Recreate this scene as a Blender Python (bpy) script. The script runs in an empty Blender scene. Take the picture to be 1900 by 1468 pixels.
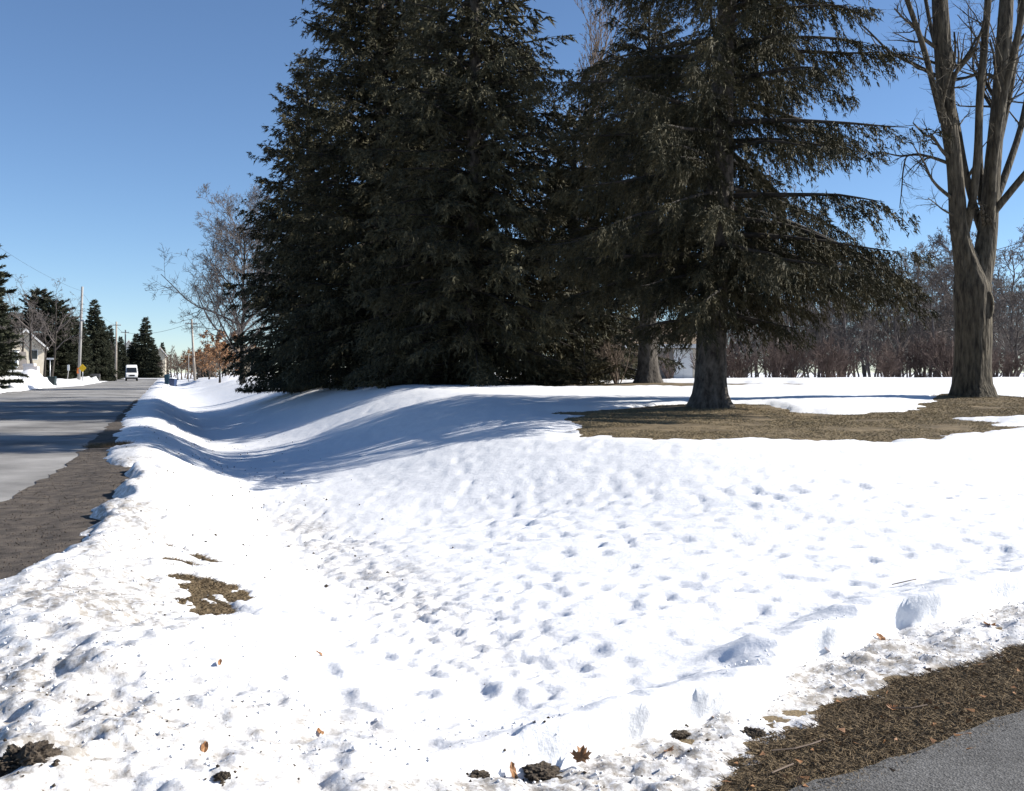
import bpy, bmesh, math
import numpy as np
from mathutils import Vector

SC = bpy.context.scene
COL = SC.collection
R = math.radians

# ------------------------------------------------------------------ camera
cam_d = bpy.data.cameras.new("camera")
cam_d.sensor_fit = 'HORIZONTAL'
cam_d.sensor_width = 36.0
cam_d.lens = 36.0
cam_d.shift_y = -44.0 / 1900.0
cam_d.clip_start = 0.1
cam_d.clip_end = 6000.0
cam = bpy.data.objects.new("camera", cam_d)
COL.objects.link(cam)
EYE = 1.6
cam.location = (0, 0, EYE)
cam.rotation_euler = (R(90), 0, 0)
SC.camera = cam

# ------------------------------------------------------------------ sky, sun, exposure
SUN_AZ, SUN_EL = 81.0, 31.0          # degrees clockwise from +Y, above horizon
world = bpy.data.worlds.new("World")
SC.world = world
world.use_nodes = True
wn = world.node_tree
wn.nodes.clear()
wo = wn.nodes.new("ShaderNodeOutputWorld")
bg = wn.nodes.new("ShaderNodeBackground")
sky = wn.nodes.new("ShaderNodeTexSky")
sky.sky_type = 'NISHITA'
sky.sun_disc = False
sky.sun_elevation = R(SUN_EL)
sky.sun_rotation = R(SUN_AZ)
sky.altitude = 2000
sky.air_density = 1.0
sky.dust_density = 0.0
sky.ozone_density = 4.5
bg.inputs[1].default_value = 0.077
wn.links.new(sky.outputs[0], bg.inputs[0])
wn.links.new(bg.outputs[0], wo.inputs[0])

sun_d = bpy.data.lights.new("sun", 'SUN')
sun_d.energy = 5.0
sun_d.angle = R(0.5)
sun_d.color = (1.0, 0.95, 0.87)
sun = bpy.data.objects.new("sun", sun_d)
COL.objects.link(sun)
SDIR = Vector((math.sin(R(SUN_AZ)) * math.cos(R(SUN_EL)), math.cos(R(SUN_AZ)) * math.cos(R(SUN_EL)), math.sin(R(SUN_EL))))
sun.rotation_euler = SDIR.to_track_quat('Z', 'Y').to_euler()

SC.view_settings.view_transform = 'Standard'
SC.view_settings.look = 'None'
SC.view_settings.exposure = 0.94
SC.view_settings.gamma = 1.0
SC.view_settings.use_curve_mapping = False
SC.cycles.max_bounces = 5
SC.cycles.diffuse_bounces = 3
SC.cycles.glossy_bounces = 2
SC.cycles.transmission_bounces = 2
SC.cycles.use_denoising = True

# ------------------------------------------------------------------ small maths helpers
F = 1900.0


def X_at(px, d):
    return (px - 950.0) / F * d


def Z_at(py, d):
    return EYE - (py - 690.0) / F * d


def _hash(ix, iy, seed):
    n = (ix.astype(np.int64) * 374761393 + iy.astype(np.int64) * 668265263 + seed * 1274126177) & 0x7fffffff
    n = ((n ^ (n >> 13)) * 1274126177) & 0x7fffffff
    n = (n ^ (n >> 16)) & 0xffff
    return n / 65535.0


def noise(x, y, s=1.0, seed=0):
    x = np.asarray(x, float) / s
    y = np.asarray(y, float) / s
    ix = np.floor(x)
    iy = np.floor(y)
    fx = x - ix
    fy = y - iy
    fx = fx * fx * fx * (fx * (fx * 6 - 15) + 10)
    fy = fy * fy * fy * (fy * (fy * 6 - 15) + 10)
    a = _hash(ix, iy, seed)
    b = _hash(ix + 1, iy, seed)
    c = _hash(ix, iy + 1, seed)
    d = _hash(ix + 1, iy + 1, seed)
    return (a + (b - a) * fx) * (1 - fy) + (c + (d - c) * fx) * fy - 0.5


def fbm(x, y, s, seed=0, octs=3, gain=0.5):
    t = 0.0
    a = 1.0
    for o in range(octs):
        ca, sa = math.cos(o * 1.1 + 0.4), math.sin(o * 1.1 + 0.4)
        t = t + a * noise(x * ca - y * sa, x * sa + y * ca, s, seed + o * 17)
        s *= 0.5
        a *= gain
    return t


def sm(a, b, x):
    t = np.clip((x - a) / (b - a), 0, 1)
    return t * t * (3 - 2 * t)


def poly_sd(x, y, P):
    """signed distance to an open polyline, positive on its left side"""
    best = np.full(np.shape(x), 1e9)
    sgn = np.ones(np.shape(x))
    for (ax, ay), (bx, by) in zip(P[:-1], P[1:]):
        dx, dy = bx - ax, by - ay
        L2 = dx * dx + dy * dy
        t = np.clip(((x - ax) * dx + (y - ay) * dy) / L2, 0, 1)
        qx, qy = x - (ax + t * dx), y - (ay + t * dy)
        dd = qx * qx + qy * qy
        cr = dx * (y - ay) - dy * (x - ax)
        m = dd < best - 1e-9
        best = np.where(m, dd, best)
        sgn = np.where(m, np.sign(cr), sgn)
    return np.sqrt(best) * sgn


def region_sd(x, y, P):
    """signed distance to a closed polygon, positive inside"""
    best = np.full(np.shape(x), 1e9)
    ins = np.zeros(np.shape(x), bool)
    n = len(P)
    for i in range(n):
        ax, ay = P[i]
        bx, by = P[(i + 1) % n]
        dx, dy = bx - ax, by - ay
        t = np.clip(((x - ax) * dx + (y - ay) * dy) / (dx * dx + dy * dy), 0, 1)
        qx, qy = x - (ax + t * dx), y - (ay + t * dy)
        best = np.minimum(best, qx * qx + qy * qy)
        if abs(dy) > 1e-9:
            c = ((ay > y) != (by > y)) & (x < dx * (y - ay) / dy + ax)
            ins ^= c
    d = np.sqrt(best)
    return np.where(ins, d, -d)


# ------------------------------------------------------------------ the lie of the land
CU, SU = math.cos(R(18.75)), math.sin(R(18.75))


def uv_of(x, y):
    return x * CU + y * SU, -x * SU + y * CU       # across the road (right +), along the road


def xy_of(u, v):
    return u * CU - v * SU, u * SU + v * CU


LEDGE = [(-30, -6), (-8, 1.0), (-3, 2.5), (-1.2, 3.35), (-.35, 4.02), (.40, 4.44), (1.02, 5.06), (1.76, 6.08), (2.6, 6.75), (3.67, 7.4), (6, 8.9), (12, 12.5), (60, 38)]
BORDER = [(-30, -10), (-8, -1), (-2, 2.0), (.3, 3.2), (.87, 4.02), (1.25, 4.75), (1.82, 5.33), (3.1, 6.2), (5, 7.5), (12, 11.8), (60, 37)]
ASPH = [(-30, -13), (-8, -2), (-2, 1.3), (.45, 3.45), (1.12, 4.02), (2.53, 5.07), (5, 6.9), (12, 11.0), (60, 36)]


def ground(x, y):
    """height of the soil and grass under the snow"""
    x = np.asarray(x, float)
    y = np.asarray(y, float)
    u, v = uv_of(x, y)
    w = poly_sd(x, y, LEDGE)
    lawn = np.interp(v, [0, 8, 20, 30, 36, 45, 60, 200], [.2, .32, .55, 1.0, 1.10, 1.0, .9, .7])
    lawn = lawn + np.clip((u - 12) * .014, -.05, .16)
    lawn = lawn * sm(-.6, 10, w)
    depth = np.interp(v, [0, 3.5, 8, 14, 40, 120, 220], [0, .06, .34, .66, .7, .5, .2])
    vs = sm(60, 160, v)
    z = np.where(u < 1.6, -depth * sm(-.5, 1.6, u), 0)
    z2 = -depth + (lawn * (1 - .4 * vs) + depth) * sm(1.6, 8.6, u)
    z = np.where(u >= 1.6, z2, z)
    z = z + .05 * np.exp(-((u + .6) / .5) ** 2)
    z = np.where(u < -1.5, z - .0, z)
    left = sm(-9.5, -14, u) * .25
    z = z + left
    z = z + .07 * np.exp(-((x + 2.4) ** 2 + (y - 8.0) ** 2) / .5)
    for (mx, my, mh, mr) in ((4.87, 25.2, .10, 1.2), (12.98, 29.0, .12, 1.3), (4.87, 37, .12, 1.4)):
        z = z + mh * np.exp(-((x - mx) ** 2 + (y - my) ** 2) / mr ** 2)
    return z


PATCH_A = [(1.1, 24.4), (1.0, 21.5), (1.5, 19.2), (2.5, 17.9), (4.2, 17.5), (6.1, 17.8), (7.6, 18.6), (8.9, 19.6), (10.2, 20.6), (9.6, 21.6),
           (9.4, 22.6), (10.6, 23.2), (12.6, 23.6), (16, 24.2), (19, 26), (17, 29.0), (14.4, 29.9), (12.9, 30.3), (11.8, 29.4), (11.0, 27.2), (10.0, 25.6), (9.0, 24.4),
           (7.6, 24.0), (6.8, 25.2), (6.3, 26.6), (5.0, 27.3), (3.6, 26.2), (2.4, 25.2)]
PATCH_B = [(.8, 36.0), (2.0, 34.6), (4.3, 33.8), (6.5, 34.8), (9.6, 35.6), (13.0, 36.3), (9.0, 37.6), (6.6, 38.6), (5.0, 40), (2, 41), (-1, 40)]
PATCH_C = [(-9.6, 53), (-6.6, 46.5), (-4.2, 42), (-2.5, 36.8), (0.2, 35.8), (2, 36.0), (3, 42), (0, 52), (-6, 58)]
SPOTS = [(-2.30, 7.8, .25, .34), (-2.56, 8.0, .15, .14), (-2.06, 7.1, .10, .14), (-2.05, 7.35, .13, .10), (-2.80, 9.6, .25, .16), (-2.95, 8.95, .13, .24),
         (-3.2, 9.8, .13, .05), (-8.3, 21.2, .22, .25), (-5.9, 16.2, .1, .1)]
MOUNDS = [(5, 84, .95, 6.5, 3.0), (62, 96, 1.25, 4.2, 3.0), (92, 100, .85, 3, 2.5), (-20, 70, .6, 5, 2), (20, 74, .42, 2.2, 1.3), (122, 116, .75, 2.6, 2.0),
          (146, 121, .55, 3.0, 1.8), (174, 134, 1.15, 3.2, 2.2), (200, 146, 1.1, 3.4, 2.4), (219, 150, .6, 3, 2), (345, 140, .5, 3, 2), (372, 128, .55, 5, 2.0),
          (420, 122, .6, 6, 2.2), (440, 100, .3, 5, 2)]


def road_left(v):
    return np.interp(v, [0, 55, 70, 105, 122, 300], [-9.5, -9.8, -10.8, -10.9, -8.8, -8.2])


def road_right(v):
    return np.interp(v, [-20, 0, 8, 12, 18, 25, 300], [-2.6, -2.5, -2.15, -1.8, -1.42, -1.4, -1.4])


def snow_edge(v):
    return np.interp(v, [-20, 0, 7.2, 7.9, 9.0, 12, 17.5, 19.5, 40, 300], [-3.2, -3.0, -2.6, -1.35, -.95, -.68, -.66, -1.15, -1.4, -1.4])


def thickness(x, y):
    """snow depth above the soil; below zero where the snow has gone"""
    x = np.asarray(x, float)
    y = np.asarray(y, float)
    u, v = uv_of(x, y)
    w = poly_sd(x, y, LEDGE)
    b = poly_sd(x, y, BORDER)
    near = np.clip(14.0 / np.maximum(np.hypot(x, y), 1), 0, 1)
    # open lawn: soft swells and the little cups the sun has melted
    t = .10 + .05 * fbm(x, y, 2.6, 3, 3)
    cup = noise(x + .06 * noise(x, y, .2, 8), y * .8, .17, 11) + .5 * noise(x, y, .09, 12)
    t = t - .066 * near * np.maximum(-cup - .02, 0) * (1 + .8 * noise(x, y, 1.1, 13))
    t = t + .006 * near * noise(x, y, .06, 5)
    # rough icy floor of the ditch
    tr = np.exp(-((u - 1.7) / .8) ** 2) * sm(4, 7, v) * (1 - sm(16, 24, v))
    t = t + tr * (.050 * fbm(x, y, .10, 23, 3, .7) - .02)
    # ploughed bank along the road
    bank = np.exp(-((u + .15) / .62) ** 2) * (1 - .75 * sm(14, 24, v))
    t = t + bank * (.12 + .085 * fbm(x, y, .40, 31, 5, .62))
    corner = sm(-.1, -.9, x) * sm(7.5, 4.5, y)
    t = t + corner * (.05 + .07 * fbm(x, y, .30, 37, 4, .62))
    # far: snow ridges left by the plough on the other side of the road
    for (px, d, h, rx, ry) in MOUNDS:
        mx = X_at(px, d)
        q = ((x - mx) / rx) ** 2 + ((y - d) / ry) ** 2
        t = t + h * np.exp(-q * 1.3) * (1 + .5 * fbm(x, y, 1.6, 43, 2))
    # ledge along the driveway: a thick cut edge, then a thin dirty apron
    wob = .24 * noise(x, y, .75, 51) + .07 * noise(x, y, .30, 53) + .025 * noise(x, y, .12, 52)
    we = w + wob * sm(-.7, .3, x)
    edge = np.exp(-(np.maximum(we, 0) / .30) ** 2) * sm(-.5, .4, x)
    thick = t + edge * (.15 + .06 * fbm(x, y, .35, 57, 3))
    thin = .014 + .050 * fbm(x, y, .16, 61, 4, .65) + .012 * sm(0, .5, b)
    thin = np.where(x < .2, thin * sm(-.6, .2, x) + t * (1 - sm(-.6, .2, x)), thin)
    fac = sm(-.01, .055, we)
    t = thin + (thick - thin) * fac
    be = b + .16 * fbm(x, y, .3, 71, 3) + .05 * noise(x, y, .05, 72)
    k = sm(0, .16, be)
    t = np.where(be < 0, -.05, t * k + (k - 1) * .012)
    # edge of the road
    e = u - snow_edge(v) + .30 * fbm(x, y, .7, 81, 4, .6)
    k = sm(0, .30, e)
    t = np.where(e < 0, np.maximum(-.06, e * .25), t * k)
    # across the road
    e2 = road_left(v) - u + .5 * fbm(x, y, 1.6, 91, 3)
    t2 = np.where(e2 < 0, -.06, (t + .05) * sm(0, .6, e2))
    t = np.where(u < -5, np.where(u < -2, t2, t), t)
    lft = u < -5
    tt = .10 + .05 * fbm(x, y, 2.6, 3, 3)
    for (px, d, h, rx, ry) in MOUNDS:
        mx = X_at(px, d)
        q = ((x - mx) / rx) ** 2 + ((y - d) / ry) ** 2
        tt = tt + h * np.exp(-q * 1.3) * (1 + .5 * fbm(x, y, 1.6, 43, 2))
    t = np.where(lft, np.where(e2 < 0, -.06, tt * sm(0, .5, e2)), t)
    # bare grass under the trees
    for k_, P in enumerate((PATCH_A, PATCH_B, PATCH_C)):
        s = region_sd(x, y, P) + .9 * fbm(x, y, 1.5, 101 + k_, 4, .55)
        t = np.where(s > 0, -.05, np.minimum(t, np.maximum(-s * .14, 0)))
    for (sx, sy, rx, ry) in SPOTS:
        q = 1 - np.sqrt(((x - sx) / rx) ** 2 + ((y - sy) / ry) ** 2) + 1.5 * fbm(x, y * .6, .16, 131, 3, .6)
        t = np.where(q > 0, -.03, np.minimum(t, np.maximum(-q * .040, .002)))
    t = np.where((v > 245) & (u < 0), .1, t)
    # a cleared driveway crossing far along the ditch
    e = np.abs(v - 113) - 1.6
    t = np.where((u > -2) & (u < 14) & (e < 0), -.05, t)
    return t


def snow_top(x, y):
    return ground(x, y) + np.maximum(thickness(x, y), 0)


# ------------------------------------------------------------------ materials
def new_mat(name):
    m = bpy.data.materials.new(name)
    m.use_nodes = True
    nt = m.node_tree
    return m, nt, nt.nodes["Principled BSDF"]


def mat(name, c1, c2=None, scale=5.0, rough=.85, bump=0.0, bscale=None, stretch=(1, 1, 1), spec=.3, detail=5.0, metallic=0.0, contrast=(.35, .65), bdist=.02):
    m, nt, p = new_mat(name)
    p.inputs["Roughness"].default_value = rough
    p.inputs["Specular IOR Level"].default_value = spec
    p.inputs["Metallic"].default_value = metallic
    p.inputs["Base Color"].default_value = (*c1, 1)
    if c2 is None and not bump:
        return m
    tc = nt.nodes.new("ShaderNodeTexCoord")
    mp = nt.nodes.new("ShaderNodeMapping")
    mp.inputs["Scale"].default_value = stretch
    nt.links.new(tc.outputs["Object"], mp.inputs[0])
    if c2 is not None:
        n = nt.nodes.new("ShaderNodeTexNoise")
        n.inputs["Scale"].default_value = scale
        n.inputs["Detail"].default_value = detail
        n.inputs["Roughness"].default_value = .65
        nt.links.new(mp.outputs[0], n.inputs["Vector"])
        r = nt.nodes.new("ShaderNodeValToRGB")
        r.color_ramp.elements[0].position = contrast[0]
        r.color_ramp.elements[1].position = contrast[1]
        r.color_ramp.elements[0].color = (*c1, 1)
        r.color_ramp.elements[1].color = (*c2, 1)
        nt.links.new(n.outputs[0], r.inputs[0])
        nt.links.new(r.outputs[0], p.inputs["Base Color"])
    if bump:
        n2 = nt.nodes.new("ShaderNodeTexNoise")
        n2.inputs["Scale"].default_value = bscale or scale
        n2.inputs["Detail"].default_value = 6
        nt.links.new(mp.outputs[0], n2.inputs["Vector"])
        bp = nt.nodes.new("ShaderNodeBump")
        bp.inputs["Strength"].default_value = bump
        bp.inputs["Distance"].default_value = bdist
        nt.links.new(n2.outputs[0], bp.inputs["Height"])
        nt.links.new(bp.outputs[0], p.inputs["Normal"])
    return m


def snow_material():
    m, nt, p = new_mat("snow")
    N, L = nt.nodes, nt.links
    p.inputs["Roughness"].default_value = .55
    p.inputs["Specular IOR Level"].default_value = .25
    tc = N.new("ShaderNodeTexCoord")
    at = N.new("ShaderNodeAttribute")
    at.attribute_name = "dirt"
    n1 = N.new("ShaderNodeTexNoise")
    n1.inputs["Scale"].default_value = 15
    n1.inputs["Detail"].default_value = 8
    n1.inputs["Roughness"].default_value = .72
    L.new(tc.outputs["Object"], n1.inputs["Vector"])
    r1 = N.new("ShaderNodeMapRange")
    r1.inputs[1].default_value = .36
    r1.inputs[2].default_value = .70
    L.new(n1.outputs[0], r1.inputs[0])
    mu = N.new("ShaderNodeMath")
    mu.operation = 'MULTIPLY'
    mu.use_clamp = True
    L.new(r1.outputs[0], mu.inputs[0])
    L.new(at.outputs["Fac"], mu.inputs[1])
    # sparse grit lying in the crust
    n3 = N.new("ShaderNodeTexNoise")
    n3.inputs["Scale"].default_value = 60
    n3.inputs["Detail"].default_value = 3
    L.new(tc.outputs["Object"], n3.inputs["Vector"])
    r3 = N.new("ShaderNodeMapRange")
    r3.inputs[1].default_value = .66
    r3.inputs[2].default_value = .74
    L.new(n3.outputs[0], r3.inputs[0])
    mu3 = N.new("ShaderNodeMath")
    mu3.operation = 'MULTIPLY'
    mu3.use_clamp = True
    L.new(r3.outputs[0], mu3.inputs[0])
    L.new(at.outputs["Fac"], mu3.inputs[1])
    mx = N.new("ShaderNodeMix")
    mx.data_type = 'RGBA'
    mx.inputs[6].default_value = (.78, .785, .80, 1)
    mx.inputs[7].default_value = (.30, .275, .245, 1)
    L.new(mu.outputs[0], mx.inputs[0])
    mx2 = N.new("ShaderNodeMix")
    mx2.data_type = 'RGBA'
    mx2.inputs[7].default_value = (.16, .13, .10, 1)
    L.new(mu3.outputs[0], mx2.inputs[0])
    L.new(mx.outputs[2], mx2.inputs[6])
    L.new(mx2.outputs[2], p.inputs["Base Color"])
    nb = N.new("ShaderNodeTexNoise")
    nb.inputs["Scale"].default_value = 22
    nb.inputs["Detail"].default_value = 7
    nb.inputs["Roughness"].default_value = .7
    L.new(tc.outputs["Object"], nb.inputs["Vector"])
    nb2 = N.new("ShaderNodeTexNoise")
    nb2.inputs["Scale"].default_value = 2.6
    nb2.inputs["Detail"].default_value = 5
    nb2.inputs["Roughness"].default_value = .6
    L.new(tc.outputs["Object"], nb2.inputs["Vector"])
    bp2 = N.new("ShaderNodeBump")
    bp2.inputs["Strength"].default_value = .25
    bp2.inputs["Distance"].default_value = .10
    L.new(nb2.outputs[0], bp2.inputs["Height"])
    bp = N.new("ShaderNodeBump")
    L.new(bp2.outputs[0], bp.inputs["Normal"])
    bp.inputs["Strength"].default_value = .40
    bp.inputs["Distance"].default_value = .02
    L.new(nb.outputs[0], bp.inputs["Height"])
    L.new(bp.outputs[0], p.inputs["Normal"])
    return m


def asphalt_material(name, lo, hi, speck, patch=.35):
    m, nt, p = new_mat(name)
    N, L = nt.nodes, nt.links
    p.inputs["Roughness"].default_value = .85
    p.inputs["Specular IOR Level"].default_value = .3
    tc = N.new("ShaderNodeTexCoord")
    a = N.new("ShaderNodeTexNoise")
    a.inputs["Scale"].default_value = patch
    a.inputs["Detail"].default_value = 7
    a.inputs["Roughness"].default_value = .6
    L.new(tc.outputs["Object"], a.inputs["Vector"])
    r = N.new("ShaderNodeValToRGB")
    r.color_ramp.elements[0].position = .36
    r.color_ramp.elements[1].position = .62
    r.color_ramp.elements[0].color = (*lo, 1)
    r.color_ramp.elements[1].color = (*hi, 1)
    L.new(a.outputs[0], r.inputs[0])
    vo = N.new("ShaderNodeTexVoronoi")
    vo.inputs["Scale"].default_value = 110
    L.new(tc.outputs["Object"], vo.inputs["Vector"])
    mr = N.new("ShaderNodeMapRange")
    mr.inputs[3].default_value = 1 - speck
    mr.inputs[4].default_value = 1 + speck
    L.new(vo.outputs["Color"], mr.inputs[0])
    mx = N.new("ShaderNodeMix")
    mx.data_type = 'RGBA'
    mx.blend_type = 'MULTIPLY'
    mx.inputs[0].default_value = 1
    L.new(r.outputs[0], mx.inputs[6])
    L.new(mr.outputs[0], mx.inputs[7])
    L.new(mx.outputs[2], p.inputs["Base Color"])
    bp = N.new("ShaderNodeBump")
    bp.inputs["Strength"].default_value = .6
    bp.inputs["Distance"].default_value = .006
    L.new(vo.outputs["Distance"], bp.inputs["Height"])
    L.new(bp.outputs[0], p.inputs["Normal"])
    return m


M = {}
M['snow'] = snow_material()
M['soil'] = mat("soil", (.075, .056, .032), (.20, .15, .085), 2.2, .95, .8, 60, detail=12)
M['gritty'] = mat("gritty", (.036, .030, .026), (.125, .102, .082), 5, .95, .8, 80, detail=8)
M['road'] = asphalt_material("road_asphalt", (.125, .12, .115), (.31, .30, .288), .12, .35)
M['drive'] = asphalt_material("driveway_asphalt", (.066, .064, .062), (.112, .110, .107), .6, 1.3)
M['needle_a'] = mat("needles_olive", (.015, .017, .010), (.072, .060, .029), 1.6, .75, spec=.2)
M['needle_d'] = mat("needles_dark", (.028, .029, .019), (.082, .073, .038), 1.2, .75, spec=.2)
M['needle_far'] = mat("needles_far", (.022, .028, .018), (.055, .058, .034), .8, .8, spec=.2)
M['bark_spruce'] = mat("bark_spruce", (.020, .017, .014), (.115, .10, .085), 8, .95, .9, 18, (1, 1, .5), detail=7, bdist=.04)
M['bark_maple'] = mat("bark_maple", (.018, .015, .011), (.105, .088, .062), 10, .95, 1.0, 11, (1, 1, .20), detail=8, bdist=.10)
M['limb'] = mat("limb_bark", (.020, .017, .014), (.05, .042, .035), 6, .9)
M['twig'] = mat("twig_grey", (.085, .072, .066), (.15, .13, .12), 3, .9)
M['twig_brown'] = mat("twig_brown", (.10, .075, .060), (.17, .13, .10), 3, .9)
M['twig_red'] = mat("twig_red", (.072, .052, .046), (.135, .098, .085), 3, .9)
M['oak_leaf'] = mat("oak_leaf", (.20, .095, .045), (.36, .20, .10), 4, .8)
M['dead_grass'] = mat("dead_grass", (.15, .115, .06), (.30, .235, .135), 1.6, .9, detail=9)
M['thatch'] = mat("thatch", (.06, .043, .028), (.24, .175, .10), 40, .9)
M['leaf'] = mat("dead_leaf", (.17, .075, .030), (.38, .20, .09), 30, .6, .5, 60, bdist=.004)
M['clod'] = mat("clod", (.022, .017, .013), (.09, .07, .05), 25, .95, 1.0, 50, bdist=.015)
M['white'] = mat("white_paint", (.72, .72, .70), (.80, .80, .79), 8, .35, spec=.5)
M['offwhite'] = mat("offwhite", (.62, .58, .50), (.72, .68, .60), 3, .8)
M['glass'] = mat("dark_glass", (.015, .018, .022), None, rough=.08, spec=.6)
M['black'] = mat("black_plastic", (.02, .02, .021), None, rough=.55)
M['rubber'] = mat("rubber", (.018, .018, .018), None, rough=.85)
M['chrome'] = mat("lamp_glass", (.65, .66, .68), None, rough=.15, spec=.6)
M['bin_dark'] = mat("bin_dark", (.016, .028, .030), (.022, .036, .038), 4, .5)
M['bin_blue'] = mat("bin_blue", (.018, .062, .095), (.025, .075, .11), 4, .45)
M['bin_navy'] = mat("bin_navy", (.020, .035, .085), (.03, .05, .11), 4, .45)
M['pole'] = mat("pole_wood", (.20, .17, .145), (.36, .33, .29), 5, .9, stretch=(1, 1, .1))
M['pole_grey'] = mat("pole_grey", (.22, .215, .21), (.34, .33, .32), 5, .85, stretch=(1, 1, .1))
M['metal'] = mat("galvanised", (.42, .43, .44), (.52, .53, .54), 6, .45, metallic=.6)
M['yellow'] = mat("sign_yellow", (.80, .50, .02), None, rough=.4)
M['orange'] = mat("marker_orange", (.75, .20, .04), None, rough=.5)
M['sign_white'] = mat("sign_white", (.75, .75, .73), None, rough=.4)
M['sign_dark'] = mat("sign_dark", (.03, .03, .03), None, rough=.5)
M['wire'] = mat("wire", (.02, .02, .022), None, rough=.6)
M['brick'] = mat("tan_brick", (.34, .27, .19), (.47, .39, .28), 12, .9)
M['siding'] = mat("beige_siding", (.56, .50, .40), (.64, .58, .47), 3, .8)
M['siding_grey'] = mat("grey_siding", (.16, .15, .145), (.22, .21, .20), 3, .8)
M['roof_brown'] = mat("roof_brown", (.16, .12, .085), (.27, .21, .15), 6, .95)
M['roof_grey'] = mat("roof_grey", (.13, .115, .105), (.22, .20, .185), 6, .95)
M['roof_dark'] = mat("roof_dark", (.045, .045, .048), (.075, .075, .08), 6, .95)
M['door_blue'] = mat("door_white", (.74, .79, .84), (.80, .84, .88), 3, .5)
M['fence'] = mat("fence_grey", (.20, .19, .185), (.31, .30, .29), 3, .9)
M['stone_white'] = mat("white_stone", (.70, .62, .57), (.80, .74, .69), 4, .8)
M['wall_grey'] = mat("wall_grey", (.28, .32, .36), (.38, .42, .46), 4, .9)


# ------------------------------------------------------------------ mesh and object helpers
def mesh_np(name, verts, faces, material, smooth=False):
    verts = np.ascontiguousarray(verts, np.float32)
    faces = np.ascontiguousarray(faces, np.int32)
    me = bpy.data.meshes.new(name)
    n, k = faces.shape
    me.vertices.add(len(verts))
    me.vertices.foreach_set("co", verts.ravel())
    me.loops.add(n * k)
    me.loops.foreach_set("vertex_index", faces.ravel())
    me.polygons.add(n)
    me.polygons.foreach_set("loop_start", np.arange(0, n * k, k, dtype=np.int32))
    me.polygons.foreach_set("loop_total", np.full(n, k, np.int32))
    if smooth:
        me.polygons.foreach_set("use_smooth", np.ones(n, bool))
    me.update(calc_edges=True)
    me.materials.append(material)
    return me


def link(name, me, parent=None, loc=None):
    o = bpy.data.objects.new(name, me)
    COL.objects.link(o)
    if parent is not None:
        o.parent = parent
    if loc is not None:
        o.location = loc
    return o


def tag(o, label=None, cat=None, group=None, kind=None):
    if label:
        o["label"] = label
    if cat:
        o["category"] = cat
    if group:
        o["group"] = group
    if kind:
        o["kind"] = kind
    return o


def thing(name, label, cat, loc=(0, 0, 0), rotz=0.0, group=None):
    o = bpy.data.objects.new(name, None)
    COL.objects.link(o)
    o.location = loc
    o.rotation_euler = (0, 0, rotz)
    return tag(o, label, cat, group)


def dup(root, loc, rotz=0.0, scale=(1, 1, 1), label=None, group=None):
    r = root.copy()
    COL.objects.link(r)
    r.location = loc
    r.rotation_euler = (0, 0, rotz)
    r.scale = scale
    if label:
        r["label"] = label
    if group:
        r["group"] = group
    for ch in list(root.children):
        c = ch.copy()
        COL.objects.link(c)
        c.parent = r
        for g in list(ch.children):
            d = g.copy()
            COL.objects.link(d)
            d.parent = c
    return r


class MB:
    """collects boxes, prisms and tubes into one mesh"""

    def __init__(self):
        self.v, self.f = [], []

    def _add(self, vs, fs):
        b = len(self.v)
        self.v += [tuple(p) for p in vs]
        self.f += [tuple(i + b for i in f) for f in fs]
        return self

    def box(self, x0, x1, y0, y1, z0, z1):
        vs = [(x0, y0, z0), (x1, y0, z0), (x1, y1, z0), (x0, y1, z0), (x0, y0, z1), (x1, y0, z1), (x1, y1, z1), (x0, y1, z1)]
        return self._add(vs, [(0, 3, 2, 1), (4, 5, 6, 7), (0, 1, 5, 4), (1, 2, 6, 5), (2, 3, 7, 6), (3, 0, 4, 7)])

    def frustum(self, cx, cy, z0, z1, a0, b0, a1, b1):
        vs = [(cx - a0, cy - b0, z0), (cx + a0, cy - b0, z0), (cx + a0, cy + b0, z0), (cx - a0, cy + b0, z0),
              (cx - a1, cy - b1, z1), (cx + a1, cy - b1, z1), (cx + a1, cy + b1, z1), (cx - a1, cy + b1, z1)]
        return self._add(vs, [(0, 3, 2, 1), (4, 5, 6, 7), (0, 1, 5, 4), (1, 2, 6, 5), (2, 3, 7, 6), (3, 0, 4, 7)])

    def prism(self, prof, y0, y1, axis='y'):
        """extrude a closed outline (a, b): axis y -> (x, z); axis x -> (y, z)"""
        n = len(prof)
        if axis == 'y':
            vs = [(a, y0, b) for a, b in prof] + [(a, y1, b) for a, b in prof]
        else:
            vs = [(y0, a, b) for a, b in prof] + [(y1, a, b) for a, b in prof]
        fs = [tuple(range(n - 1, -1, -1)), tuple(range(n, 2 * n))]
        fs += [(i, (i + 1) % n, (i + 1) % n + n, i + n) for i in range(n)]
        return self._add(vs, fs)

    def tube(self, pts, rad, sides=8):
        V, Fq = tube_np(np.array([pts], float), np.array([rad], float), sides)
        self._add(V.tolist(), Fq.tolist())
        n, k = len(pts), sides
        b = len(self.v) - n * k
        self.f.append(tuple(b + i for i in range(k)))
        self.f.append(tuple(b + (n - 1) * k + i for i in range(k)))
        return self

    def build(self, name, material, parent=None, smooth=False, bevel=0.0, loc=None):
        me = bpy.data.meshes.new(name)
        me.from_pydata(self.v, [], self.f)
        bm = bmesh.new()
        bm.from_mesh(me)
        bmesh.ops.recalc_face_normals(bm, faces=bm.faces)
        if bevel:
            bmesh.ops.bevel(bm, geom=list(bm.edges), offset=bevel, segments=2, affect='EDGES', clamp_overlap=True)
        bm.to_mesh(me)
        bm.free()
        if smooth:
            for p in me.polygons:
                p.use_smooth = True
        me.materials.append(material)
        return link(name, me, parent, loc)


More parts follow.
